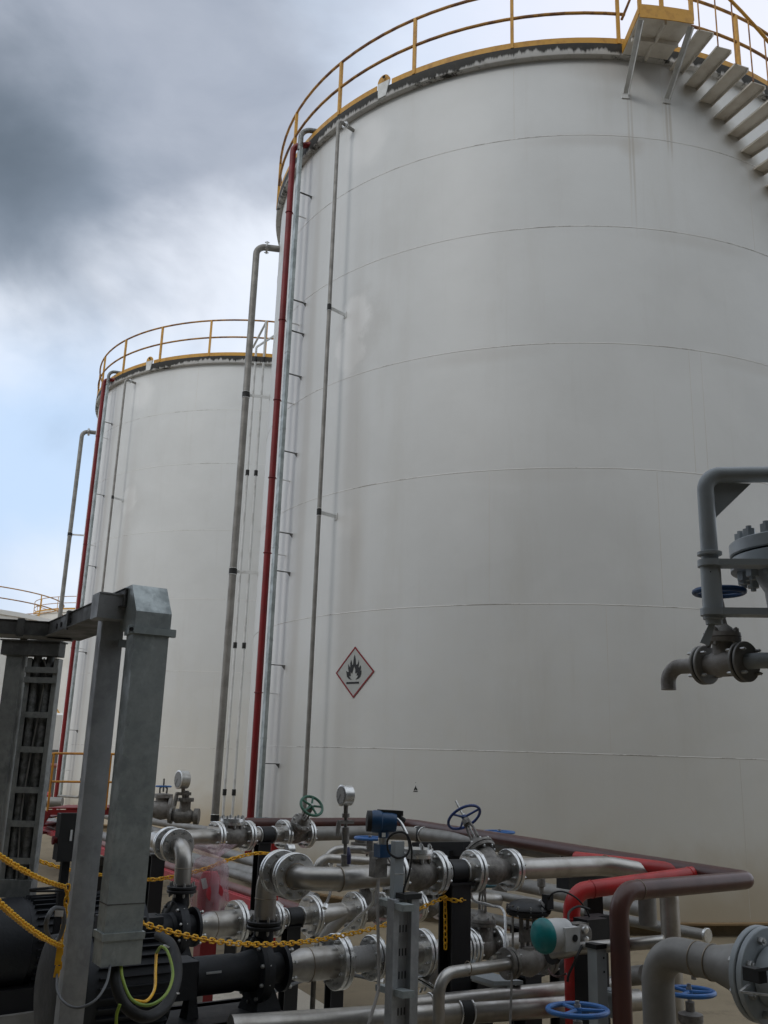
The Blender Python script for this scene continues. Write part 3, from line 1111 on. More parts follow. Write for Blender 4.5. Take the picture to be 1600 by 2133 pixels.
# ---- hazard sign
def sign(T, C, deg, zc, hd, cx0=745, cy0=950, sx=545., sy=735.):
    def put(u, v, dr):
        a = math.degrees(u * hd / TR)
        return pol(C, deg + a, TR + dr, zc + v * hd)

    def patch(polys, dr, nm, mat, parent=None):
        # polys: list of triangulated fans are avoided: build with subdivided quads/ngons
        mb = MB()
        for poly in polys:
            vs = [put(u, v, dr) for u, v in poly] + [put(u, v, dr - .002) for u, v in poly]
            n = len(poly)
            fs = [tuple(range(n))] + [(i, n + i, n + (i + 1) % n, (i + 1) % n) for i in range(n)]
            mb.add(vs, fs)
        return T.part(nm, mb, mat, parent, smooth=False)
    N = 8
    strips = []
    for i in range(-N, N):
        a, b = i / N, (i + 1) / N
        strips.append([(a, -(1 - abs(a))), (b, -(1 - abs(b))), (b, 1 - abs(b)), (a, 1 - abs(a))])
    face = patch(strips, .006, 'sign_face', 'sign_white')
    w = .085
    br = []
    for sx_ in (-1, 1):
        for sy_ in (-1, 1):
            for i in range(4):
                t0, t1 = i / 4, (i + 1) / 4
                q = [(sx_ * (1 - t0), sy_ * t0), (sx_ * (1 - t1), sy_ * t1), (sx_ * (1 - w) * (1 - t1), sy_ * (1 - w) * t1), (sx_ * (1 - w) * (1 - t0), sy_ * (1 - w) * t0)]
                if sx_ * sy_ < 0: q.reverse()
                br.append(q)
    patch(br, .010, 'border', 'sign_red', face)
    fl = [(690, 1170), (600, 1140), (545, 1070), (530, 990), (515, 905), (555, 935), (590, 935), (570, 850), (570, 715), (605, 780), (630, 820), (625, 700), (645, 590), (670, 670), (680, 735), (705, 740), (715, 600), (738, 450), (770, 560), (790, 740), (820, 740), (845, 700), (860, 610), (870, 700), (860, 820), (885, 820), (915, 760), (930, 830), (915, 930), (945, 910), (940, 1000), (920, 1080), (870, 1140), (790, 1165), (835, 1110), (865, 1040), (815, 1055), (840, 940), (800, 990), (775, 985), (775, 880), (740, 780), (715, 870), (690, 985), (670, 980), (640, 930), (650, 1060), (600, 1050), (640, 1120)]
    poly = [((x - cx0) / sx, -(y - cy0) / sy) for x, y in fl]
    # triangulate the concave outline
    from mathutils.geometry import tessellate_polygon
    tris = tessellate_polygon([[Vector((x, y, 0)) for x, y in poly]])
    patch([[poly[i] for i in t][::1] for t in tris], .0105, 'flame_symbol', 'sign_black', face)
    bar = [((x - cx0) / sx, -(y - cy0) / sy) for x, y in ((535, 1280), (890, 1280), (890, 1225), (535, 1225))]
    patch([bar], .0105, 'ground_bar', 'sign_black', face)


Ts = Thing('hazard_sign', 'large red bordered diamond with black flame on the nearest tank', 'sign', pol(C1, 230.6, TR + .01, 2.8), 'flame hazard signs')
sign(Ts, C1, 230.45, 2.83, .345)
p = at(878, 1628, 12.0)
Ts = Thing('hazard_sign', 'tiny faded black flame mark low on the nearest tank', 'sign', pol(C1, 236.8, TR + .01, 1.4), 'flame hazard signs')
a_small = math.degrees(math.atan2(12.15 - C1.y, at(878, 1628, 12.15).x - C1.x)) % 360
fm = MB()
for poly in ([(-.5, 0), (.5, 0), (.5, .12), (-.5, .12)], [(-.42, .25), (-.1, .3), (0, .9), (-.25, .75)], [(.42, .25), (.25, .75), (0, .9), (.1, .3)], [(-.22, .55), (0, .5), (.2, .55), (0, 1.3)], [(-.06, 1.75), (.06, 1.75), (.04, 1.9), (-.04, 1.9)]):
    vs = [pol(C1, a_small + math.degrees(u * .06 / TR), TR + .005, 1.33 + v * .06) for u, v in poly]
    fm.add(vs, [(0, 1, 2, 3)])
Ts.part('flame_symbol', fm, 'sign_black', smooth=False)

# ---- far tanks
def far_tank(cx, cy, R, H, label, posts, a0=0.0, stair=False, ring=True):
    T = Thing('distant_tank', label, 'storage tank', (cx, cy, GZ), 'distant storage tanks')
    C = Vector((cx, cy, 0))
    m = MB(); m.lathe((cx, cy, GZ), Z, [(0, R), (H - GZ, R), (H - GZ + .25, .1)], 80)
    T.part('shell', m, 'farwhite')
    m = MB(); m.lathe(C, Z, [(H - .25, R + .01), (H - .22, R + .09), (H - .02, R + .09), (H, R)], 80)
    T.part('curb_ring', m, 'farwhite')
    for z, nm in ((H + 1.0, 'top_rail'), (H + .5, 'mid_rail')):
        m = MB(); m.torus((cx, cy, z), Z, R + .05, .028, 90, 6); T.part(nm, m, 'railing')
    for i in range(posts):
        m = MB(); m.tube([pol(C, a0 + 360 * i / posts, R + .05, H), pol(C, a0 + 360 * i / posts, R + .05, H + 1)], .026, 6)
        T.part('post', m, 'yellow')
    if ring:
        m = MB(); cyl_strip(m, C, R + .04, R + .06, H, H + .12, 0, 359.9, 80); T.part('toe_plate', m, 'yellow')
    return T


p3 = at(107, 1291, 44)
T3 = far_tank(p3.x - 5.2, 44.5, 5.2, p3.z, 'shorter white tank beyond, at the left edge with its railing against the sky', 14, 8, ring=False)
p4 = at(150, 1284, 74)
far_tank(p4.x + 2.6, 76, 6.0, p4.z, 'most distant white tank, a sliver beside the second tank', 18, 4)
# small drum with a yellow stair behind the posts
pp = at(116, 1520, 36)
T = Thing('small_tank', 'small white tank with a yellow stair seen behind the cable trays', 'storage tank', (pp.x, 36, GZ))
m = MB(); m.lathe((pp.x, 36, GZ), Z, [(0, .55), (at(116, 1490, 36).z - GZ, .55), (at(116, 1490, 36).z - GZ + .08, .3)], 36); T.part('shell', m, 'farwhite')
m = MB()
q = at(100, 1450, 36); q2 = at(128, 1492, 36)
m.tube([q, q2], .03, 6); m.tube([q - Z * .9, q2 - Z * .9 + Vector((.3, 0, 0))], .04, 6)
for i in range(5):
    f = i / 4; m.tube([q.lerp(q2, f), q.lerp(q2, f) - Z * .9], .02, 6)
T.part('stair_rail', m, 'yellow')

# bund wall and pipe track in the far left
m = MB(); a = az(-300, 1566, 0.0); 
wl0 = at(-200, 1520, 34); wl1 = at(135, 1520, 34)
m.box(((wl0.x + wl1.x) / 2, 34, (GZ + at(60, 1560, 34).z) / 2), ((wl1.x - wl0.x) / 2, .1, (at(60, 1560, 34).z - GZ) / 2))
single('bund_wall', m, 'fargrey', 'low grey wall across the yard behind the cable trays', 'wall')
m = MB(); x0 = at(-150, 1500, 60).x; x1 = at(60, 1500, 60).x; zt = at(30, 1490, 60).z
T = Thing('shed', 'grey walled shed with dark openings in the far left distance', 'shed', ((x0 + x1) / 2, 60, GZ))
m.box(((x0 + x1) / 2, 62, (zt + GZ) / 2), ((x1 - x0) / 2, 2, (zt - GZ) / 2)); T.part('wall', m, 'concrete_post')
m = MB(); m.box(((x0 + x1) / 2, 62, zt + .1), ((x1 - x0) / 2 + .3, 2.4, .1)); T.part('roof', m, 'fargrey')
for f in (.2, .55, .82):
    m = MB(); m.box((x0 + (x1 - x0) * f, 59.98, zt * .45), (.6, .03, .7)); T.part('opening', m, 'dark')
for i, (py, rr, mt, lab) in enumerate(((1592, .07, 'brownlite', 'faded brown pipe behind the far trays, highest of three'), (1655, .08, 'red', 'red pipe low behind the left cable trays'), (1668, .09, 'dullpipe', 'grey pipe just under the red one behind the left cable trays'))):
    Yp = (30, 19, 18)[i]
    m = MB(); m.tube([at(-120, py, Yp), at(130 if i != 1 else 104, py + 3, Yp)], rr, 12)
    single('yard_pipe', m, mt, lab, 'pipe', 'pipes low in the left distance')
#@@PART2
# ================================================================ CABLE SUPPORTS
def vbox(T, nm, c, z0, z1, hu, hv, mat, parent=None):
    m = MB(); m.box((c.x, c.y, (z0 + z1) / 2), (hu, hv, (z1 - z0) / 2), (U, V, Z))
    return T.part(nm, m, mat, parent)


P1 = at(228, 1330, 3.80)
zt = at(237, 1290, 3.80).z
T = Thing('tray_support', 'grey steel post nearest the viewer with a boxed head under the cable tray', 'steel post', (P1.x, P1.y, GZ), 'cable tray supports')
m = MB()
for s in (-1, 1):                                     # channel section: two flanges and a web
    m.box((P1 + U * .042 * s).to_tuple()[:2] + ((zt + GZ) / 2,), (.003, .03, (zt - GZ) / 2), (U, V, Z))
m.box((P1 - V * .030).to_tuple()[:2] + ((zt + GZ) / 2,), (.045, .004, (zt - GZ) / 2), (U, V, Z))
T.part('column', m, 'galv_post')
hd = at(236, 1266, 3.74)
m = MB(); m.box(hd + V * .04, (.070, .004, .047), (U, V, Z)); m.box(hd - V * .045, (.070, .004, .047), (U, V, Z))
m.box(hd - U * .072, (.003, .05, .05), (U, V, Z)); m.box(hd + Z * .049, (.070, .052, .003), (U, V, Z)); m.box(hd - Z * .049, (.070, .052, .003), (U, V, Z))
T.part('head_box', m, 'galv_post')
bl = at(262, 1341, 3.78)
m = MB(); m.box(bl, (.03, .004, .016), (U, V, Z)); T.part('link_plate', m, 'greypaint')

# cable duct that drops beside the post
D0 = at(321, 1276, 3.62)
zb = at(248, 2008, 3.62).z
hw = .069
T = Thing('cable_duct', 'wide galvanised cable duct with a sloped hood, right of the nearest post', 'cable duct', (D0.x, D0.y, zb), 'big galvanised cable ducts')
ctr = D0 + V * .05
m = MB(); m.box((ctr.x, ctr.y, (D0.z + zb) / 2 + .02), (hw, .05, (D0.z - zb) / 2 - .02), (U, V, Z))
T.part('duct_body', m, 'galv')
m = MB()                                              # hood: slopes back to the tray
a = D0 - V * .003
prof = [(0, -.062), (0, 0), (.085, .115), (.20, .115), (.20, -.062)]
m.prism([(x, z) for x, z in prof], a + U * (hw + .003), V, Z, -(2 * hw + .006))
hood = T.part('hood', m, 'galv')
zb2 = at(310, 1314, 3.6).z
m = MB(); m.box((ctr.x - V.x * .0, ctr.y, zb2), (hw + .008, .060, .013), (U, V, Z))
for s in (-1, 1):
    m.box(Vector((ctr.x, ctr.y, zb2)) + U * s * (hw + .012) - V * .045, (.014, .012, .015), (U, V, Z))
st = T.part('strap', m, 'galv_duct')
m = MB(); m.lathe(Vector((ctr.x, ctr.y, zb2)) - U * (hw + .018) - V * .060, -V, [(0, .008), (.006, .008)], 12)
T.part('strap_bolt', m, 'dark', st)
m = MB(); m.box((ctr.x, ctr.y, zb + .045), (hw + .004, .054, .05), (U, V, Z))
m.box((ctr.x, ctr.y, zb + .092), (hw + .009, .059, .012), (U, V, Z))
T.part('end_cap', m, 'galv')
zs_ = at(265, 1885, 3.6).z
m = MB(); m.box((ctr.x, ctr.y, zs_), (hw + .0015, .0515, .002), (U, V, Z)); T.part('joint', m, 'galv_dark')

# horizontal tray: from the hood back along V, then away to the left
h0 = D0 + V * .16 + Z * .065
dirT = (on(az(272, 1235, h0.z), V, 125) - az(272, 1235, h0.z))
h1 = Vector((h0.x, h0.y, h0.z)) + V * 2.45
h1 = on(h0, V, 128)
h2 = at(-120, 1304, h1.y - .15); h2.z = h1.z
T = Thing('cable_tray', 'dark horizontal cable tray bending left over the steel posts', 'cable tray', (h1.x, h1.y, h1.z))
for a, b, nm in ((h0 - V * .03, h1, 'tray_run'), (h1 + Vector((.06, 0, 0)), h2, 'tray_run')):
    d = (b - a).normalized(); sde = d.cross(Z)
    m = MB()
    m.bar(a - Z * .033, b - Z * .033, .16, .004)
    for s in (-1, 1):
        m.bar(a + sde * s * .08, b + sde * s * .08, .005, .070)
        m.bar(a + sde * s * .072 + Z * .034, b + sde * s * .072 + Z * .034, .022, .004)
        m.bar(a + sde * s * .088 - Z * .034, b + sde * s * .088 - Z * .034, .022, .004)
    m.bar(a + Z * .040, b + Z * .040, .175, .003)
    tr = T.part(nm, m, 'galv_dark')
    L = (b - a).length; k = .25
    while k < L:
        c = a + d * k
        q = MB()
        for s in (-1, 1):
            q.box(c + sde * s * .092, (.018, .005, .045), (d, sde, Z))
        q.box(c + Z * .046, (.016, .096, .003), (d, sde, Z))
        T.part('cover_clip', q, 'galv_dark', tr)
        k += .62
    q = MB()
    for s in (-1, 1):
        for f in (.0, .09, .18, .27):
            q.lathe(a.lerp(b, .62) + d * f + sde * s * .080, sde * s, [(0, .013), (.006, .013)], 14)
    T.part('coupler_hole', q, 'dark', tr)

# second support and its vertical tray
zH = h1.z - .055
hb = at(70, 1352, 6.0)
pA = at(32, 1400, 6.0)
T = Thing('tray_support', 'darker steel post further back at the left edge, carrying the tray bend', 'steel post', (pA.x, pA.y, GZ), 'cable tray supports')
m = MB(); m.box((pA.x, pA.y, (hb.z + GZ) / 2), (.05, .05, (hb.z - GZ) / 2)); T.part('column', m, 'galv_mid')
m = MB(); m.box((hb.x, hb.y, hb.z), (.185, .06, .045)); m.box((hb.x, hb.y, hb.z + .048), (.195, .07, .004)); T.part('head_beam', m, 'galv_dark')
vt = at(92, 1400, 6.0)
zlo = at(30, 1838, 6.0).z; zhi = at(92, 1372, 6.0).z
T = Thing('cable_ladder', 'upright open cable tray with foil wrapped conduits beside the darker post', 'cable tray', (vt.x, vt.y, zlo))
m = MB()
for s in (-1, 1):
    m.box((vt.x + s * .095, vt.y, (zhi + zlo) / 2), (.004, .04, (zhi - zlo) / 2))
    m.box((vt.x + s * .085, vt.y - .04, (zhi + zlo) / 2), (.014, .003, (zhi - zlo) / 2))
m.box((vt.x, vt.y + .04, (zhi + zlo) / 2), (.095, .003, (zhi - zlo) / 2))
T.part('side_rails', m, 'galv_mid')
for s in (-.052, .03):
    m = MB(); m.tube([(vt.x + s, vt.y - .005, zlo + .02), (vt.x + s + .004, vt.y - .005, (zlo + zhi) / 2), (vt.x + s, vt.y - .005, zhi - .04), (vt.x + s, vt.y + .02, zhi + .06)], .026, 12)
    T.part('conduit', m, 'conduit_foil')
m = MB(); m.tube(curve([(vt.x + .0, vt.y - .03, zlo), (vt.x - .02, vt.y - .03, zlo + .5), (vt.x + .02, vt.y - .03, zlo + 1.2), (vt.x, vt.y - .03, zhi)]), .005, 8)
T.part('cable', m, 'dullpipe')
for py in (1397, 1418, 1490, 1562, 1646, 1716, 1793):
    z = at(92, py, 6.0).z
    m = MB(); m.box((vt.x, vt.y - .048, z), (.105 if py < 1430 else .072, .004, .018)); T.part('crossbar', m, 'galv_mid')
m = MB(); m.box((vt.x, vt.y - .0, zlo - .03), (.10, .055, .05)); T.part('end_box', m, 'galv_mid')
m = MB(); m.tube(curve([(vt.x + .02, vt.y, zlo - .05), (vt.x + .03, vt.y, zlo - .16), (vt.x + .10, vt.y + .02, zlo - .26), (vt.x + .2, vt.y + .06, zlo - .34)]), .018, 10)
T.part('cable_tail', m, 'rubber')

# ================================================================ CROSSOVER PLATFORM
Yc = 15.2
T = Thing('crossover', 'red crossover platform with yellow handrails behind the nearest post', 'platform', tuple(at(170, 1700, Yc).to_2d()) + (GZ,))
m = MB()
a = at(100, 1692, Yc); b = at(300, 1692, Yc)
m.bar(a, b, .05, .075); m.bar(a + Vector((0, .9, 0)), b + Vector((0, .9, 0)), .05, .075); m.bar(a + Vector((0, .45, .06)), b + Vector((0, .45, .06)), .9, .02)
m.bar(at(285, 1692, Yc), at(283, 1760, Yc), .06, .06, Vector((1, 0, 0)))
T.part('deck', m, 'redpost')
for dy in (0, .8):
    m = MB(); m.bar(at(99, 1691, Yc + dy), at(62, 1748, Yc + dy), .05, .13); T.part('stringer', m, 'redpost')
for f in (.2, .5, .8):
    m = MB(); q = at(99, 1691, Yc).lerp(at(62, 1748, Yc), f); m.box(q + Vector((0, .4, 0)), (.12, .38, .012)); T.part('step', m, 'redpost')
for dy in (0,):
    m = MB(); o = Vector((0, dy, 0))
    m.tube(fillet([at(82, 1605, Yc) + o, at(104, 1569, Yc) + o, at(250, 1571, Yc) + o, at(300, 1572, Yc) + o], .15), .019, 8)
    m.tube([at(109, 1628, Yc) + o, at(300, 1630, Yc) + o], .017, 8)
    T.part('handrail', m, 'yelloww')
    for px in (113, 232, 298):
        m = MB(); b0 = at(px, 1570, Yc) + o; m.tube([b0, Vector((b0.x, b0.y, at(px, 1690, Yc).z))], .018, 8); T.part('post', m, 'yelloww')

# ================================================================ PIPE RUNS LYING ALONG THE YARD
GR = 'pipes lying side by side on the yard'


def ground_run(name, label, pts, r, mat, group=GR, box=False, rad=None):
    P = [Vector(p) for p in pts]
    d = (P[0] - P[1]).normalized()
    if box:
        m = MB(); m.bar(P[0], P[-1], r * 2.0, r * 1.7)
        m.bar(P[0] + Z * r * .87, P[-1] + Z * r * .87, r * .5, r * .2)
        T = Thing(name, label, 'cable channel', (P[0].x, P[0].y, P[0].z - r))
        T.part('channel_run', m, mat)
    else:
        T = pipe(name, label, P, r, mat, rad, group=group)
    return T


def ext(a, b, t):
    return a + (b - a) * t


A0, A1 = az(461, 1774, .58), az(525, 1794, .58)
ground_run('pipe_run', 'broad grey pipe passing behind the plastic wrapped hydrant, uppermost of the sloping bundle', [ext(A0, A1, 2.2), ext(A0, A1, -7.5)], .058, 'dullpipe')
A0, A1 = az(395, 1793, .52), az(523, 1831, .52)
ground_run('pipe_run', 'slimmer grey pipe second in the sloping bundle', [ext(A0, A1, 1.8), ext(A0, A1, -4)], .043, 'dullpipe')
A0, A1 = az(309, 1790, .50), az(523, 1861, .50)
ground_run('pipe_run', 'pinkish brown pipe just above the red channel of the sloping bundle', [ext(A0, A1, 1.4), ext(A0, A1, -2.4)], .042, 'brownlite')
A0, A1 = az(309, 1806, .44), az(523, 1882, .44)
ground_run('red_channel', 'long red channel section running below the sloping pipes', [ext(A0, A1, 1.5), ext(A0, A1, -2.4)], .045, 'redtray', box=True)
A0, A1 = az(100, 1716, .5), az(205, 1742, .5)
ground_run('pipe_run', 'dark grey pipe between post and duct, back of the bundle', [ext(A0, A1, 3), ext(A0, A1, -1)], .075, 'dullpipe')
A0, A1 = az(1078, 1842, .66), az(1290, 1884, .66)
ground_run('pipe_run', 'grey pipe running behind the red elbow, upper of two', [ext(A0, A1, -1.8), ext(A0, A1, 1.25)], .058, 'dullpipe', group='pipes behind the red and brown elbows')
A0, A1 = az(1040, 1866, .62), az(1470, 1948, .62)
T = ground_run('pipe_run', 'slim grey pipe below it ending in a capped flange near the brown drop', [ext(A0, A1, -1.2), A1], .036, 'dullpipe', group='pipes behind the red and brown elbows')
d = (A1 - A0).normalized()
flange(T, A1 + d * .01, d, .047, pair=False, n=4, bolt=False)
for i, (pa, pb, lab) in enumerate((((196, 1795), (345, 1772), 'black sleeper beam under the sloping bundle, seen between post and duct'),
                                   ((470, 1905), (600, 1850), 'black sleeper beam under the sloping bundle, behind the nearest vertical elbow'))):
    a_, b_ = az(pa[0], pa[1], .30), az(pb[0], pb[1], .30)
    T = Thing('sleeper', lab, 'pipe support', tuple(a_.lerp(b_, .5)), 'sleeper beams')
    m = MB(); m.bar(a_, b_, .10, .10); T.part('beam', m, 'black')
    for f in (.1, .9):
        q = a_.lerp(b_, f); m = MB(); m.box((q.x, q.y, (.25 + GZ) / 2), (.05, .05, (.25 - GZ) / 2)); T.part('leg', m, 'black')
# header pipe that swings from the check valve row towards the right
hd_pts = [az(640, 1737, 1.10), az(838, 1733, 1.10), az(1120, 1770, 1.10), az(1345, 1803, 1.10), az(1345, 1803, 1.10) - Z * .35]
T = pipe('header_pipe', 'long grey header pipe bending right from the green wheel valve past the tank', hd_pts, .056, 'dullpipe', [.35, .3, .10])
for px, py in ((876, 1738), (1189, 1781)):
    c = az(px, py, 1.10)
    dd = (az(px + 20, py + 2.6, 1.10) - c).normalized()
    clamp(T, c, dd, .057, .07)
bp = [az(560, 1711, 1.16), az(838, 1713, 1.16), az(1555, 1824, 1.14)]
cz = az(1562, 1833, 1.13)
T = pipe('brown_pipe', 'long brown pipe skirting the tank then doubling back and dropping at the right',
         [az(470, 1716, 1.16), az(838, 1714, 1.16), cz, az(1288, 1857, 1.13), az(1288, 1857, 1.13) + Z * (-1.28)], .0455, 'brown', [.3, .075, .11])
for c, dr in ((on(az(1288, 1857, 1.13), cz - az(1288, 1857, 1.13), 1330), (cz - az(1288, 1857, 1.13)).normalized()),):
    weldring(T, c, dr, .0458)
rc = az(1463, 1820, 1.12); re = az(1190, 1858, 1.045)
red_T = pipe('red_pipe', 'glossy red pipe turning down behind the white positioner', [az(1200, 1789, 1.12), rc, re, re - Z * 1.2], .0455, 'red', [.07, .11])

for c, dr in ((re + (rc - re).normalized() * .13, rc - re), (rc - (rc - re).normalized() * .10, rc - re), (re - Z * .13, Z)):
    m = MB(); m.torus(c, dr, .0457, .0028, 28, 6); red_T.part('weld', m, 'red')
# small-bore tubing and flexible conduit threaded through the gaps
for pts, r, mt, nm, lab in (
        ([at(776, 1848, 5.2), at(776, 1880, 5.4), at(752, 1905, 5.9), at(700, 1948, 6.3), at(640, 1962, 6.6)], .008, 'bolt', 'small_tube', 'thin steel tube dropping behind the stand and running left to the strainer'),
        ([at(984, 1828, 5.9), at(984, 1872, 5.9), at(1022, 1886, 5.9), at(1050, 1900, 5.8), at(1052, 1985, 5.6)], .008, 'bolt', 'small_tube', 'thin steel tube from the upper line down past the gate valve'),
        ([at(690, 1700 + 95, 6.9), at(690, 1850, 6.7), at(676, 1892, 6.6)], .010, 'cast', 'small_tube', 'thin tube hanging under the slim loops behind the elbow'),
        ([at(1078, 2060, 5.5), at(1120, 2035, 5.6), at(1160, 2012, 5.7), at(1185, 1985, 5.8), at(1210, 1962, 5.9)], .011, 'rubber', 'flexible_conduit', 'black flexible conduit climbing from the low pipes to the black box'),
        ([at(500, 2060, 6.4), at(560, 2068, 6.5), at(640, 2040, 6.8), at(720, 2030, 7.1), at(800, 2045, 7.0)], .012, 'cablegrey', 'flexible_conduit', 'grey flexible conduit lying across the slab behind the nearest pump')):
    T = Thing(nm, lab, 'tube' if nm == 'small_tube' else 'conduit', tuple(pts[0]), 'small tubing and conduits in the manifold')
    m = MB(); m.tube(curve(pts), r, 8); T.part('run', m, mt)
    m = MB(); q = pts[0]; d_ = (pts[1] - pts[0]).normalized(); m.lathe(q, d_, [(0, r * 1.9), (.03, r * 1.9)], 6); T.part('fitting', m, 'machined')
    m = MB(); q = pts[-1]; d_ = (pts[-2] - pts[-1]).normalized(); m.lathe(q, d_, [(0, r * 1.9), (.03, r * 1.9)], 6); T.part('fitting', m, 'machined')

# ================================================================ MANIFOLD LINES
l1a, l1b = az(652, 2008, .63), az(1031, 1968, .63)
D1 = (l1b - l1a).normalized()
l2a, l2b = az(490, 1922, .61), az(735, 1899, .61)
D2 = (l2b - l2a).normalized()
e1a, e1b = az(640, 1834, 1.12), az(706, 1831, 1.12)
e1c, e1d = az(925, 1817, 1.12), az(1262, 1803, 1.12)
E1 = (e1d - e1c).normalized()
f1a, f1b = az(391, 1745, 1.10), az(650, 1736, 1.10)
F1 = (f1b - f1a).normalized()
L1 = lambda px: on(l1a, D1, px)
L2 = lambda px: on(l2a, D2, px)
LE = lambda px: on(e1c, E1, px)
LF = lambda px: on(f1a, F1, px)


def support(label, c, r, top=True, w=.06, mat='black', base=True, group='black pipe supports'):
    T = Thing('pipe_support', label, 'pipe support', (c.x, c.y, GZ), group)
    zt = c.z - r
    m = MB()                                          # H section
    for s in (-1, 1):
        m.box((c + V * s * w * .92).to_tuple()[:2] + ((zt + GZ) / 2,), (w, w * .09, (zt - GZ) / 2), (U, V, Z))
    m.box((c.x, c.y, (zt + GZ) / 2), (w * .1, w * .88, (zt - GZ) / 2), (U, V, Z))
    T.part('column', m, mat)
    if top:
        m = MB(); m.box((c.x, c.y, zt + .004), (w * 1.25, w * 1.2, .006), (U, V, Z)); T.part('cap_plate', m, mat)
    if base:
        m = MB(); m.box((c.x, c.y, GZ + .008), (w * 1.7, w * 1.7, .008), (U, V, Z)); T.part('base_plate', m, mat)
    return T


def check_valve(label, c, ax, L, r, R, H):
    T = Thing('check_valve', label, 'valve', (c.x, c.y, c.z - R), 'swing check valves')
    m = MB()
    m.lathe(c - ax * L / 2, ax, [(0, r), (L * .1, r), (L * .25, r * 1.35), (L * .5, r * 1.6), (L * .75, r * 1.3), (L * .9, r), (L, r)], 30)
    m.lathe(c, Z, [(0, r * 1.2), (H * .7, r * 1.15)], 24)
    T.part('body', m, 'cast')
    m = MB(); m.lathe(c + Z * H * .7, Z, [(0, r * 1.55), (.018, r * 1.58), (.02, r * 1.48), (.024, r * 1.48), (.026, r * 1.58), (.046, r * 1.55)], 28)
    cv = T.part('cover', m, 'machined')
    bolts(T, cv, c + Z * (H * .7 + .022), Z, r * 1.33, 8, r=.010, L=.095)
    for s in (-1, 1):
        flange(T, c + ax * s * L / 2, ax, R)
    return T


def strainer(label, c, ax, L, r, R, leg, ends=(True, True)):
    T = Thing('strainer', label, 'strainer', (c.x, c.y, c.z - R), 'Y strainers')
    m = MB(); m.tube([c - ax * L / 2, c + ax * L / 2], r, 20)
    lg = (-ax * .55 - Z * .84).normalized()
    m.tube([c + ax * L * .28 + Z * r * .2, c + ax * L * .05 + lg * leg * .5, c + lg * leg], [r * 1.0, r * .98, r * .95], 20)
    T.part('body', m, 'stainless')
    flange(T, c + lg * (leg + .01), lg, r * 1.35, pair=True, n=6, th=.012)
    for i, s in enumerate((-1, 1)):
        if ends[i]: flange(T, c + ax * s * L / 2, ax, R)
    return T


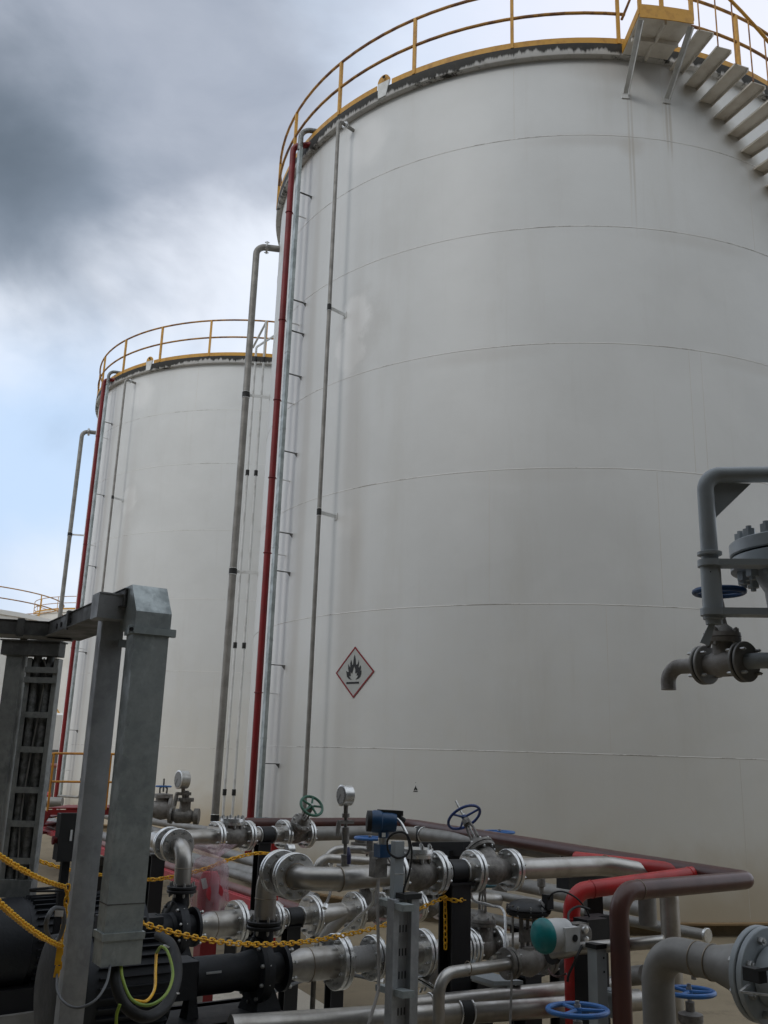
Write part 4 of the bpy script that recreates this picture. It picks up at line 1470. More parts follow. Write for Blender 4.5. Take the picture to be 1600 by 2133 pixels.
def pump(label, line, dr, px_s, up_z, r_s, px_vol, px_lant, px_mot, px_end, Rm, big=1.0):
    s = line(px_s); vol = line(px_vol); lan = line(px_lant); mo = line(px_mot); en = line(px_end)
    T = Thing('pump', label, 'pump', (vol.x, vol.y, GZ), 'black centrifugal pumps')
    ax = -dr
    Lv = (s - vol).length
    m = MB()
    m.lathe(s - dr * .012, ax, [(0, r_s * 1.55), (.02, r_s * 1.55), (.022, r_s), (Lv * .55, r_s * .95), (Lv * .8, r_s * 1.7), (Lv * .85, r_s * 2.0), (Lv * 1.15, r_s * 2.1), (Lv * 1.2, r_s * 1.9), (Lv * 1.3, r_s * 1.5)], 32)
    # tangential volute and discharge neck
    m.tube([vol + V * r_s * .8, vol + V * r_s * 1.0 + Z * r_s * 1.2, vol + Z * r_s * 2.0, Vector((vol.x, vol.y, up_z))], [r_s * 1.0, r_s * .95, r_s * .75, r_s * .62], 18)
    T.part('casing', m, 'navy')
    fl = flange(T, Vector((vol.x, vol.y, up_z)), Z, r_s * 1.22, pair=True, n=8, mat='black', th=.018, boltmat='bolt')
    bl_c = MB(); bl_c.lathe(s - dr * .03, ax, [(0, r_s * 1.2), (.002, r_s * 1.25)], 12)
    cs = MB(); cs.lathe(vol + ax * Lv * .25, ax, [(0, r_s * 2.15), (.025, r_s * 2.15)], 32)
    cov = T.part('casing_cover', cs, 'navy')
    bolts(T, cov, vol + ax * (Lv * .25 + .012), ax, r_s * 1.95, 10, r=.010, L=.06)
    bolts(T, fl, s - dr * .002, ax, r_s * 1.3, 8, r=.010, L=.06)
    m = MB()
    L = (lan - vol).length
    m.lathe(vol + ax * Lv * .3, ax, [(0, r_s * 1.4), (L * .3, r_s * 1.15), (L * .35, r_s * 1.22), (L * .9, r_s * 1.22), (L * .92, r_s * .9), (L, r_s * .9)], 28)
    T.part('bearing_frame', m, 'navy')
    m = MB()
    L2_ = (mo - lan).length
    m.box((lan + mo) / 2 + Z * .0, (L2_ / 2, r_s * 1.1, r_s * 1.15), (dr, V, Z))
    T.part('coupling_guard', m, 'navy')
    m = MB()
    Lm = (en - mo).length
    m.lathe(mo, ax, [(0, Rm * .55), (.02, Rm * .9), (.05, Rm * .93), (Lm * .72, Rm * .93), (Lm * .73, Rm * 1.0), (Lm * .97, Rm * .98), (Lm, Rm * .8), (Lm, Rm * .3)], 40)
    mt = T.part('motor', m, 'navy')
    fins = MB()
    for k in range(36):
        th = 2 * math.pi * k / 36
        a_, b_, t_ = frame(ax)
        dd = a_ * math.cos(th) + b_ * math.sin(th)
        fins.box(mo + ax * (Lm * .38) + dd * Rm * .96, (Lm * .31, .003, Rm * .06), (t_, t_.cross(dd), dd))
    T.part('cooling_fins', fins, 'navy', mt)
    m = MB(); tb = mo + ax * Lm * .42 + Z * (Rm * 1.0)
    m.box(tb, (.10 * big, .09 * big, .06 * big), (dr, V, Z)); T.part('terminal_box', m, 'navy', mt)
    # feet and base frame
    m = MB(); zb_ = vol.z - r_s * 2.6
    a_, b_ = s - dr * .05, en + dr * Lm * .1
    for sd in (-1, 1):
        m.bar(Vector((a_.x, a_.y, zb_ - .05)) + V * sd * .2, Vector((b_.x, b_.y, zb_ - .05)) + V * sd * .2, .08, .12)
    m.bar(Vector((a_.x, a_.y, zb_ + .0)), Vector((b_.x, b_.y, zb_ + .0)), .44, .02)
    T.part('base_frame', m, 'black')
    for q, w in ((vol, .07), (lan, .03), (mo + ax * Lm * .25, .05), (mo + ax * Lm * .65, .05)):
        m = MB()
        m.tube([q - Z * r_s * .9, Vector((q.x, q.y, zb_ + .01))], [w * .9, w * 1.6], 4)
        T.part('pump_foot', m, 'navy')
    # pedestal under the frame
    m = MB(); mid = (a_ + b_) / 2
    m.box((mid.x, mid.y, (zb_ - .11 + GZ) / 2), ((a_ - b_).length / 2 + .02, .27, (zb_ - .11 - GZ) / 2), (dr, V, Z))
    T.part('plinth', m, 'concrete_post')
    return vol, T


vol1, TP1 = pump('nearest black pump and motor, low in front of the cable duct', L1, D1, 593, .845, .074, 545, 400, 335, 95, .245)
vol2, TP2 = pump('black pump and motor further back, behind the yellow chains at the left', L2, D2, 408, .845, .078, 372, 330, 285, -70, .25)

# motor and lantern lettering is too small to read: only a scuffed label plate
m = MB(); q = on(l1a, D1, 430) - V * .093 + Z * .03
m.box(q, (.04, .002, .005), (D1, V, Z)); o = TP1.part('nameplate', m, 'galv_post')

# ---- suction line of the nearest pump
T = Thing('suction_reducer', 'bright stainless tapered spool bolted to the nearest pump', 'pipe', tuple(L1(652)))
m = MB(); a = L1(596); b = L1(700); L = (b - a).length
m.lathe(a, D1, [(0, .058), (L * .10, .062), (L * .28, .082), (L * .42, .084), (L * .9, .084), (L, .084)], 32)
T.part('spool', m, 'stainless')
weldring(T, a + D1 * L * .42, D1, .0845)
flange(T, L1(703), D1, .142, th=.026)
T2_ = T
dr = L1(655)
T = Thing('drain_valve', 'small square drain valve with blue lever hanging under the stainless spool', 'valve', (dr.x, dr.y, dr.z - .33), 'small drain valves')
m = MB(); m.tube([dr - Z * .08, dr - Z * .25], .014, 10); T.part('stub', m, 'cast')
m = MB(); m.box(dr - Z * .285, (.027, .027, .034), (U, V, Z)); T.part('body', m, 'cast')
m = MB(); m.tube([dr - Z * .275 - U * .02, dr - Z * .275 - U * .05, dr - Z * .285 - U * .14], [.007, .014, .013], 10); T.part('lever', m, 'purple')

T = Thing('flexible_hose', 'braided stainless flexible connector between two bright flanges', 'hose', tuple(L1(745)), 'braided connectors')
a = L1(712); b = L1(770); L = (b - a).length
m = MB(); m.lathe(a, D1, [(0, .07)] + [(L * (i + .5) / 14, .066 + .003 * (i % 2)) for i in range(14)] + [(L, .07)], 36, uv=True)
T.part('braid', m, 'braid', sharp=60)
flange(T, L1(777), D1, .118)
pipe('spool_pipe', 'short stainless pipe partly hidden by the slotted stand', [L1(779), L1(878)], .058, 'stainless')
strainer('stainless strainer with slanted leg right of the slotted stand', (L1(880) + L1(958)) / 2, D1, (L1(880) - L1(958)).length, .062, .128, .20)
pipe('spool_pipe', 'short stainless pipe behind the big black support column', [L1(959), L1(976)], .056, 'stainless')
c = (L1(978) + L1(1031)) / 2
gv = gate_valve('gate_valve', 'stainless gate valve right of the big black support column, bonnet up to the upper line', 'valve', c, D1, Z, (L1(978) - L1(1031)).length, .055, .108, .34, .075, 'teal', group='gate valves', n=8)
pipe('spool_pipe', 'short pipe between the gate valve and the black control valve actuator', [L1(1033), L1(1110)], .056, 'stainless')

# ---- suction line of the back pump
T = Thing('suction_reducer', 'bright stainless tapered spool bolted to the pump behind', 'pipe', tuple(L2(440)))
m = MB(); a = L2(411); b = L2(490); L = (b - a).length
m.lathe(a, D2, [(0, .060), (L * .1, .064), (L * .25, .083), (L * .4, .084), (L, .084)], 32); T.part('spool', m, 'stainless')
weldring(T, a + D2 * L * .4, D2, .0845)
flange(T, L2(492), D2, .142, th=.024)
T = Thing('flexible_hose', 'braided connector behind the elbow of the nearest pump', 'hose', tuple(L2(530)), 'braided connectors')
a = L2(499); b = L2(565); L = (b - a).length
m = MB(); m.lathe(a, D2, [(0, .07)] + [(L * (i + .5) / 14, .066 + .003 * (i % 2)) for i in range(14)] + [(L, .07)], 36, uv=True)
T.part('braid', m, 'braid', sharp=60)
flange(T, L2(570), D2, .118)
T = pipe('spool_pipe', 'short stainless pipe strapped to the support right of the vertical elbow', [L2(572), L2(645)], .058, 'stainless')
clamp(T, L2(610), D2, .059, .11, 'black')
sp_c = (L2(648) + L2(737)) / 2
strainer('shiny stainless strainer with slanted leg below the long upper pipe', sp_c, D2, (L2(648) - L2(737)).length, .070, .138, .21)
c = L2(766)
gate_valve('gate_valve', 'gate valve with bright blue level handwheel below the blue transmitter', 'valve', c, D2, Z, (L2(739) - L2(797)).length, .060, .12, .50, .113, 'blue', group='gate valves', ends=(False, True), stem=.03, wr=.011)
pipe('spool_pipe', 'stainless pipe behind the slotted stand, lower back line', [L2(799), L2(1010), L2(1010) + V * .0 + Vector((.12, .1, -.02))], .058, 'stainless')
check_valve('cast check valve on the lower back line, left of the big black column', (L2(868) + L2(915)) / 2, D2, (L2(868) - L2(915)).length, .062, .115, .12)
A0, A1 = az(985, 1905, .42), az(1160, 1945, .42)
ground_run('pipe_run', 'dull pipe low behind the control valve, partly hidden by it', [ext(A0, A1, 1.3), ext(A0, A1, -1.0)], .045, 'dullpipe', group='pipes behind the red and brown elbows')
A0, A1 = az(1040, 1925, .30), az(1175, 1952, .30)
ground_run('pipe_run', 'faded brown pipe lowest behind the control valve', [ext(A0, A1, 1.3), ext(A0, A1, -1.0)], .04, 'brownlite', group='pipes behind the red and brown elbows')
for px, py, Y, lab in ((1085, 1930, 6.6, 'black column hidden behind the round actuator'), (1165, 1930, 6.9, 'black column behind the white positioner'), (700, 1960, 7.3, 'black column under the shiny strainer')):
    c = at(px, py, Y); support(lab, Vector((c.x, c.y, c.z)), .0, w=.05)
c = az(1128, 1862, .66)
T = Thing('small_valve', 'small upright valve with short lever on the pipe behind the round actuator', 'valve', tuple(c))
m = MB(); m.lathe(c, Z, [(0, .02), (.05, .02), (.06, .035), (.12, .035), (.13, .015), (.16, .015)], 14); T.part('body', m, 'cast')
m = MB(); m.tube([c + Z * .15, c + Z * .16 + U * .12], .008, 8); T.part('lever', m, 'purple')

# ---- riser, wafer check and upper line of the nearest pump
zr = 1.12
base1 = Vector((vol1.x, vol1.y, .875))
top1 = Vector((vol1.x, vol1.y, zr))
mV = -V
k0 = on(top1, mV, 568)
rise = pipe('discharge_bend', 'brushed stainless elbow rising from the nearest pump', [base1, top1, top1 + mV * .15], .056, 'stainless', [.115])
weldring(rise, base1 + Z * .10, Z, .0565)
j1 = top1 + mV * .155
flange(rise, j1, V, .112, th=.020)
j2 = j1 + mV * .155
T = Thing('wafer_check_valve', 'short cast valve body between two face-on flanges at the top of the nearest elbow', 'valve', tuple(j1.lerp(j2, .5)), 'short flanged valve bodies')
m = MB(); m.lathe(j1 + mV * .02, mV, [(0, .075), (.03, .066), (.10, .066), (.13, .075)], 28); T.part('body', m, 'cast')
T3_ = Thing('discharge_pipe', 'broad stainless pipe crossing the middle above the yellow chain', 'pipe', tuple(e1a))
flange(T3_, j2, V, .112, th=.020)
corner = j2 + mV * .115
mitre = az(706, 1831, zr)
m = MB(); m.tube(fillet([j2 + mV * .02, corner, mitre, on(e1c, E1, 820)], [.095, .05], 8), .057, 20); T3_.part('pipe_run', m, 'stainless')
weldring(T3_, j2 + mV * .03, V, .062)
weldring(T3_, mitre, (E1 + U).normalized(), .059)
check_valve('cast check valve with bolted top cover on the upper line, right of the transmitter', (LE(822) + LE(908)) / 2, E1, (LE(822) - LE(908)).length, .060, .112, .115)
T = pipe('spool_pipe', 'short stainless pipe strapped to the big black column on the upper line', [LE(910), LE(983)], .057, 'stainless')
clamp(T, LE(948), E1, .058, .10, 'black')
c = (LE(985) + LE(1062)) / 2
gate_valve('gate_valve', 'gate valve leaning back with a large dark blue spoked handwheel', 'valve', c, E1, (Z * .72 + V * .69), (LE(985) - LE(1062)).length, .056, .112, .36, .102, 'blue2', group='gate valves', stem=.13, spokes=3, wr=.0085, phase=75)
T = pipe('discharge_pipe', 'stainless pipe from the dark blue wheel valve to the downward bend at right', [LE(1064), LE(1262), az(1392, 1826, 1.07), az(1392, 1826, 1.07) - Z * 1.2], .057, 'stainless', [.25, .15])
weldring(T, LE(1262), E1, .0578)
m = MB(); q = az(1397, 1990, 0.3)

# ---- riser and upper line of the back pump
base2 = Vector((vol2.x, vol2.y, .875))
zr2 = 1.10
top2 = Vector((vol2.x, vol2.y, zr2))
# the upper line lies beyond: find how far along V
cV = None
best = 9
for i in range(200):
    q = top2 + V * (i * .006)
    dd_ = abs((q - f1a).cross(F1).length)
    if dd_ < best: best = dd_; cV = q
q_len = (cV - top2).length
rise = pipe('discharge_bend', 'stainless elbow dropping into the pump behind, right of the cable duct', [base2, top2, top2 + V * .14], .056, 'stainless', [.115])
weldring(rise, base2 + Z * .10, Z, .0565)
j1 = top2 + V * .145
flange(rise, j1, V, .112, th=.020)
j2 = j1 + V * .15
T = Thing('wafer_check_valve', 'short cast valve body behind the elbow of the back pump', 'valve', tuple(j1.lerp(j2, .5)), 'short flanged valve bodies')
m = MB(); m.lathe(j1 + V * .02, V, [(0, .075), (.03, .066), (.10, .066), (.13, .075)], 28); T.part('body', m, 'cast')
T = Thing('discharge_pipe', 'stainless pipe from the duct to the left check valve', 'pipe', tuple(LF(420)))
flange(T, j2, V, .112, th=.020)
m = MB(); m.tube(fillet([j2 + V * .02, cV, LF(447)], [.10], 8), .056, 20); T.part('pipe_run', m, 'stainless')
check_valve('cast check valve left of the teal wheel, in front of the broad riser foot', (LF(450) + LF(514)) / 2, F1, (LF(450) - LF(514)).length, .060, .112, .12)
T = pipe('spool_pipe', 'short stainless pipe strapped over the black and red posts', [LF(516), LF(588)], .057, 'stainless')
clamp(T, LF(553), F1, .058, .11, 'black')
c = (LF(590) + LF(638)) / 2
gate_valve('gate_valve', 'gate valve leaning forward with a green spoked handwheel', 'valve', c, F1, (Z * .66 - V * .75), (LF(590) - LF(638)).length, .055, .112, .34, .092, 'green', group='gate valves', stem=.03, spokes=5, wr=.011)

# small valve standing behind with teal wheel
c = at(553, 1745, 8.6)
T = Thing('stem_valve', 'small level teal handwheel on a thin stem above the black and red posts', 'valve', tuple(c), 'upright stem valves')
m = MB(); m.lathe(c, Z, [(0, .04), (.08, .04), (.09, .02), (.14, .02)], 14); T.part('body', m, 'cast')
handwheel(T, at(553, 1707, 8.6), Z, .115, .010, 'teal', 3)
m = MB(); m.tube([c + Z * .1, at(553, 1703, 8.6)], .008, 8); T.part('stem', m, 'bolt')
c = at(1040, 1733, 8.9)
T = Thing('stem_valve', 'level blue handwheel just above the brown pipe near the middle right', 'valve', tuple(c - Z * .3), 'upright stem valves')
handwheel(T, c, Z, .135, .011, 'blue', 3)
m = MB(); m.tube([c - Z * .3, c], .015, 8); T.part('stem', m, 'cast')
m = MB(); m.lathe(c - Z * .55, Z, [(0, .07), (.2, .07), (.22, .04), (.3, .03)], 16); T.part('body', m, 'cast')

# ---- supports
support('big black column under the strapped upper line, wrapped with yellow chain', LE(948) , .058, w=.062)
support('black column under the back pump line, right of the vertical elbow', L2(608), .058, w=.05)
support('black column under the left strapped pipe, beside the red post', LF(548), .058, w=.05)
c = at(569, 1790, 8.05)
T = Thing('red_post', 'plain red post just right of the black column', 'post', (c.x, c.y, GZ), 'red posts'); vbox(T, 'column', c, GZ, at(569, 1755, 8.05).z, .042, .042, 'red'); vbox(T, 'base_plate', c, GZ, GZ + .012, .09, .09, 'red')
c = at(320, 1850, 7.9); support('black column behind the back pump elbow', Vector((c.x, c.y, .95)), .04, w=.055)
c = at(948, 1768, 7.4)
T = Thing('beam_support', 'black crossbeam and column carrying the header pipe behind the upper line', 'pipe support', (c.x, c.y, GZ))
m = MB(); m.bar(at(868, 1768, 7.7), at(975, 1768, 7.3), .10, .10); T.part('beam', m, 'black')
m = MB(); m.box((c.x, c.y, (c.z + GZ) / 2), (.055, .055, (c.z - GZ) / 2 - .01)); T.part('column', m, 'black')
c = at(1235, 1832, 6.4)
T = Thing('beam_support', 'black crossbeam under the stainless pipe left of the brown corner', 'pipe support', (c.x, c.y, GZ))
m = MB(); m.bar(at(1172, 1838, 6.2), at(1300, 1832, 6.6), .10, .075); T.part('beam', m, 'black')
m = MB(); m.box((c.x, c.y, (c.z + GZ) / 2 - .03), (.05, .05, (c.z - GZ) / 2 - .02)); T.part('column', m, 'black')
for px, py, Y, lab in ((1098, 2030, 5.5, 'short black column under the control valve'), (1000, 2040, 6.1, 'black column end under the gate valve bracket')):
    c = at(px, py, Y); support(lab, Vector((c.x, c.y, c.z)), .0, w=.055)
c = at(1052, 2035, 5.75)
T = Thing('grey_bracket', 'flat blue grey bracket plate between the two short black columns', 'bracket', tuple(c)); m = MB(); m.bar(at(985, 2027, 5.9), at(1060, 2048, 5.3), .16, .02); m.bar(at(985, 2034, 5.9), at(1060, 2057, 5.3), .015, .05); T.part('plate', m, 'greypaint')
c = at(1232, 2000, 5.05)
T = Thing('pipe_support', 'tall black H column behind the pale slotted strut at right', 'pipe support', (c.x, c.y, GZ), 'black pipe supports')
vbox(T, 'column', c, GZ, at(1232, 1912, 5.05).z, .07, .05, 'black')
c = at(1244, 2000, 4.75)
T = Thing('pale_strut', 'pale grey strut with two holes in front of the tall black column', 'strut', (c.x, c.y, GZ))
zt_ = at(1244, 1974, 4.75).z
vbox(T, 'column', c, GZ, zt_, .032, .03, 'greypaint'); vbox(T, 'cap', c, zt_, zt_ + .02, .04, .035, 'black')
for dz in (.04, .10):
    m = MB(); m.lathe(Vector((c.x, c.y, zt_ - dz)) - V * .031 + U * .012, -V, [(0, .005), (.0015, .005)], 10); T.part('hole', m, 'dark')

# ---- low pipes crossing the bottom
b0, b1 = az(935, 2086, .53), az(1170, 2062, .53); d = (b1 - b0).normalized()
T = pipe('low_pipe', 'upper of two pale pipes crossing the bottom right of centre', [on(b0, d, 812), on(b0, d, 1300)], .042, 'stainless', group='pale pipes along the bottom')
clamp(T, on(b0, d, 905), d, .043, .04)
b0, b1 = az(700, 2127, .50), az(1170, 2094, .46); d = (b1 - b0).normalized()
T = pipe('low_pipe', 'lower and broader pale pipe running along the bottom edge', [on(b0, d, 480), on(b0, d, 1330)], .056, 'stainless', group='pale pipes along the bottom')
clamp(T, on(b0, d, 965), d, .057, .06)

# ---- small line with elbow in front, and control valve
Yv = 4.95
g0 = at(920, 2130, 4.75); g1 = at(915, 2022, 4.75)
zc = at(1062, 2010, 5.0).z
T = pipe('bypass_pipe', 'slim stainless pipe with a rounded elbow dropping right of the slotted stand', [Vector((g1.x, g1.y, GZ)), Vector((g1.x, g1.y, zc)), at(1062, 2008, 5.05)], .028, 'stainless', [.09])
weldring(T, at(975, 2016, 4.85), U, .0285)
cv = at(1100, 2002, 5.15)
T = Thing('control_valve', 'control valve with round black actuator left of the teal capped positioner', 'control valve', (cv.x, cv.y, cv.z - .15))
m = MB(); m.lathe(cv - U * .12, U, [(0, .03), (.03, .035), (.07, .06), (.12, .075), (.17, .06), (.21, .035), (.24, .03)], 24); m.lathe(cv, Z, [(0, .05), (.07, .045)], 18)
T.part('body', m, 'valvebrown')
flange(T, cv - U * .125, U, .075, n=4, mat='cast'); flange(T, cv + U * .125, U, .075, n=4, mat='valvebrown')
ac = at(1098, 1896, 5.15)
ac = Vector((cv.x, cv.y, ac.z))
m = MB()
for s in (-1, 1): m.tube([cv + Z * .06 + U * s * .035, ac - Z * .03 + U * s * .045], .011, 8)
m.tube([cv + Z * .05, ac], .009, 8); m.box(cv.lerp(ac, .5), (.05, .012, .03), (U, V, Z))
T.part('yoke', m, 'cast')
m = MB(); m.lathe(ac - Z * .035, Z, [(0, .05), (.012, .104), (.024, .112), (.034, .112), (.036, .107), (.040, .107), (.042, .112), (.052, .108), (.07, .085), (.085, .05), (.088, .02)], 36)
act = T.part('actuator', m, 'black'); bolts(T, act, ac + Z * .003, Z, .104, 10, r=.007, L=.05)
m = MB(); m.tube([ac - U * .10 + Z * .03, ac - U * .10 - Z * .16, at(1063, 2133, 4.9)], .006, 8); T.part('impulse_tube', m, 'cast')
m = MB(); m.box(ac + U * .03 - V * .09 + Z * .035, (.006, .004, .035), ((U + Z).normalized(), V, (Z - U).normalized())); T.part('tie', m, 'tag')
pc = at(1150, 1948, 4.80)
T = Thing('positioner', 'white valve positioner with a rounded teal cap facing left', 'instrument', tuple(pc - Z * .08))
m = MB(); m.lathe(pc - U * .045, U, [(0, .074), (.09, .074), (.13, .070)], 28); m.box(pc + U * .06 - V * .035 - Z * .01, (.046, .045, .052), (U, V, Z)); T.part('housing', m, 'white')
m = MB(); m.lathe(pc - U * .042, -U, [(0, .079), (.012, .080), (.03, .074), (.045, .056), (.054, .03), (.057, .0)], 28); T.part('cap', m, 'tealcap')
m = MB(); m.lathe(pc + U * .072 - V * .081 - Z * .005, -V, [(0, .016), (.003, .016)], 18); T.part('port', m, 'dark')
gb = at(1209, 1946, 4.95)
m = MB(); m.lathe(gb, -V, [(0, .05), (.03, .05), (.04, .04)], 24); m.box(gb + V * .02, (.05, .03, .05), (U, V, Z)); gbl = T.part('gauge_block', m, 'cast')
for dz, dx in ((.028, -.01), (-.018, -.008)):
    m = MB(); m.lathe(gb + Z * dz + U * dx - V * .04, -V, [(0, .017), (.012, .017), (.013, .014)], 18); gg = T.part('small_gauge', m, 'machined', gbl)
T = Thing('junction_box', 'black junction box behind the white positioner, cables looping out', 'electrical box', tuple(at(1240, 1965, 5.15)), 'black electrical boxes')
c = at(1244, 1938, 5.2); m = MB(); m.box(c, (.055, .04, .075), (U, V, Z)); T.part('housing', m, 'black'); m = MB(); m.box(c - V * .043, (.05, .004, .07), (U, V, Z)); T.part('lid', m, 'rubber')
T = Thing('control_cable', 'thin black cable arching from the actuator to the box and back', 'cable', tuple(at(1200, 1860, 5.0)), 'thin black cables')
m = MB(); m.tube(curve([at(1140, 1882, 5.1), at(1150, 1862, 5.05), at(1172, 1857, 5.0), at(1200, 1870, 5.0), at(1220, 1893, 5.05), at(1230, 1915, 5.1)]), .0045, 8); T.part('cable', m, 'rubber')
m = MB(); m.tube(curve([at(1228, 1894, 5.05), at(1205, 1888, 5.0), at(1186, 1900, 4.95), at(1185, 1918, 4.9), at(1195, 1930, 4.9)]), .006, 8); T.part('loop', m, 'rubber')
m = MB(); m.tube(curve([at(1215, 1965, 4.8), at(1202, 1992, 4.75), at(1196, 2006, 4.75), at(1185, 2030, 4.75), at(1182, 2045, 4.75)]), [.006] * 33, 8); T.part('gland', m, 'rubber')
m = MB(); m.tube(curve([at(1142, 2018, 4.9), at(1150, 2030, 4.85), at(1163, 2034, 4.8), at(1180, 2028, 4.78)]), .005, 8); T.part('tail', m, 'brown')
T = Thing('actuator_vent', 'small black filter block on the right rim of the round actuator', 'instrument', tuple(at(1142, 1890, 5.1)))
c = at(1141, 1878, 5.1); m = MB(); m.box(c, (.022, .02, .035), (U, V, Z)); m.lathe(c - Z * .04, Z, [(-.02, .012), (0, .02)], 12); T.part('block', m, 'black')

# outlet pipe to the right, passing in front of the brown drop
T = pipe('outlet_pipe', 'slim bright pipe crossing in front of the brown drop', [at(1152, 1986, 4.95), at(1180, 1983, 4.88), at(1200, 1976, 4.82), at(1384, 1961, 4.66)], .029, 'stainless')
m = MB(); m.lathe(at(1151, 1986, 4.95), U, [(-.012, .05), (.012, .05)], 20); T.part('wafer', m, 'rubber')

# ---- transmitter, gauge and slotted stand
st0 = at(838, 1990, 4.72)
T = Thing('slotted_stand', 'tall grey slotted channel stand with two arms in the centre foreground', 'stand', (st0.x, st0.y, GZ))
zt_ = at(840, 1872, 4.72).z
w = .072
m = MB()
hh = (zt_ - GZ) / 2; zm = (zt_ + GZ) / 2
m.box((st0 + U * (w - .022)).to_tuple()[:2] + (zm,), (.022, .03, hh), (U, V, Z))
m.box((st0 - U * (w - .014)).to_tuple()[:2] + (zm,), (.014, .03, hh), (U, V, Z))
m.box((st0 + V * .012).to_tuple()[:2] + (zm,), (w - .02, .004, hh), (U, V, Z))
T.part('channel', m, 'galv_post')
m = MB()
for py in (1935, 1984, 2032, 2108):
    zz = at(840, py, 4.72).z
    for i in range(4):
        for j in range(1):
            m.box(Vector((st0.x, st0.y, zz)) + U * (-.028 + .017 * i) + V * .0072, (.0025, .001, .016), (U, V, Z))
sl = T.part('slots', m, 'dark'); sl['kind'] = 'stuff'
for py, nm in ((1884, 'arm'), (2064, 'arm')):
    a = at(794, py - 8, 4.9); b = at(852, py + 8, 4.58)
    m = MB(); m.bar(a, b, .06, .028); T.part(nm, m, 'galv')
m = MB(); m.box((st0 + U * .03).to_tuple()[:2] + (zt_ + .012,), (.05, .038, .012), (U, V, Z)); T.part('cap', m, 'rubber')
c = at(826, 1860, 4.78)
T = Thing('stub_post', 'short grey post standing behind the slotted stand, carrying the cable loop', 'post', (c.x, c.y, .95))
vbox(T, 'column', c, at(826, 1900, 4.78).z, at(826, 1752, 4.78).z, .026, .02, 'greypaint')
m = MB(); m.tube([at(822, 1821, 4.74), at(842, 1821, 4.74)], .004, 8); T.part('hook', m, 'bolt')

tc_ = at(800, 1712, 4.85)
tax = Vector((.97, .1, -.03)).normalized()
T = Thing('transmitter', 'blue pressure transmitter with round black windows on the upper line', 'instrument', tuple(tc_ - Z * .25))
m = MB(); m.lathe(tc_ - tax * .065, tax, [(0, .049), (.012, .054), (.05, .054), (.055, .049), (.10, .049), (.125, .045)], 28)
m.lathe(tc_ - Z * .08, Z, [(0, .026), (.05, .03)], 18); T.part('housing', m, M['blueinst'])
m = MB(); m.lathe(tc_ - tax * .068, -tax, [(-.004, .051), (.018, .050), (.020, .040)], 28); T.part('window_ring', m, 'rubber')
m = MB(); m.box(tc_ + Z * .046 + tax * .03, (.055, .02, .012), (tax, V, Z)); m.lathe(tc_ + tax * .06 + Z * .03, (tax - Z * .5), [(0, .018), (.05, .014)], 12); T.part('cable_boot', m, 'rubber')
m = MB(); m.lathe(tc_ - Z * .105, Z, [(0, .027), (.03, .027)], 18); T.part('collar', m, 'machined')
m = MB(); m.box(tc_ - Z * .135, (.036, .03, .030), (U, V, Z)); T.part('sensor_block', m, M['blueinst'])
m = MB(); m.box(tc_ - Z * .058 - Vector((.0, .052, 0)), (.009, .002, .010)); T.part('label', m, 'bracket')
mf = at(788, 1800, 4.92)
m = MB(); m.box(mf, (.035, .03, .06), (U, V, Z)); m.box(mf + Z * .07, (.02, .02, .03), (U, V, Z))
for dx, dz in ((.04, .0), (.03, .05), (-.03, .03)):
    m.tube([mf + U * dx + Z * dz, mf + U * dx + Z * dz - V * .05], .006, 8)
m.tube([mf + U * .02 - V * .05 + Z * .04, mf + U * .06 - V * .05 - Z * .02], .004, 8)
T.part('manifold_block', m, 'cast')
m = MB(); m.tube(curve([at(788, 1832, 4.85), at(787, 1900, 4.8), at(789, 2040, 4.7), at(785, 2075, 4.66), at(768, 2133, 4.6), at(760, 2170, 4.6)]), .0075, 8); T.part('impulse_tube', m, 'valvebrown')
T = Thing('instrument_cable', 'black cable looping from the blue transmitter down into the stand', 'cable', tuple(at(845, 1800, 4.7)), 'thin black cables')
m = MB(); m.tube(curve([at(824, 1702, 4.85), at(836, 1715, 4.83), at(848, 1738, 4.8)]), .0075, 10); T.part('metal_gland', m, 'machined')
m = MB(); m.tube(curve([at(848, 1738, 4.8), at(853, 1765, 4.78), at(846, 1782, 4.77), at(828, 1787, 4.75), at(811, 1776, 4.73), at(807, 1752, 4.72), at(820, 1736, 4.71), at(840, 1734, 4.71), at(853, 1748, 4.72), at(858, 1780, 4.72), at(852, 1820, 4.72), at(842, 1850, 4.72), at(840, 1872, 4.72)], 10), .0052, 8); T.part('cable', m, 'rubber')


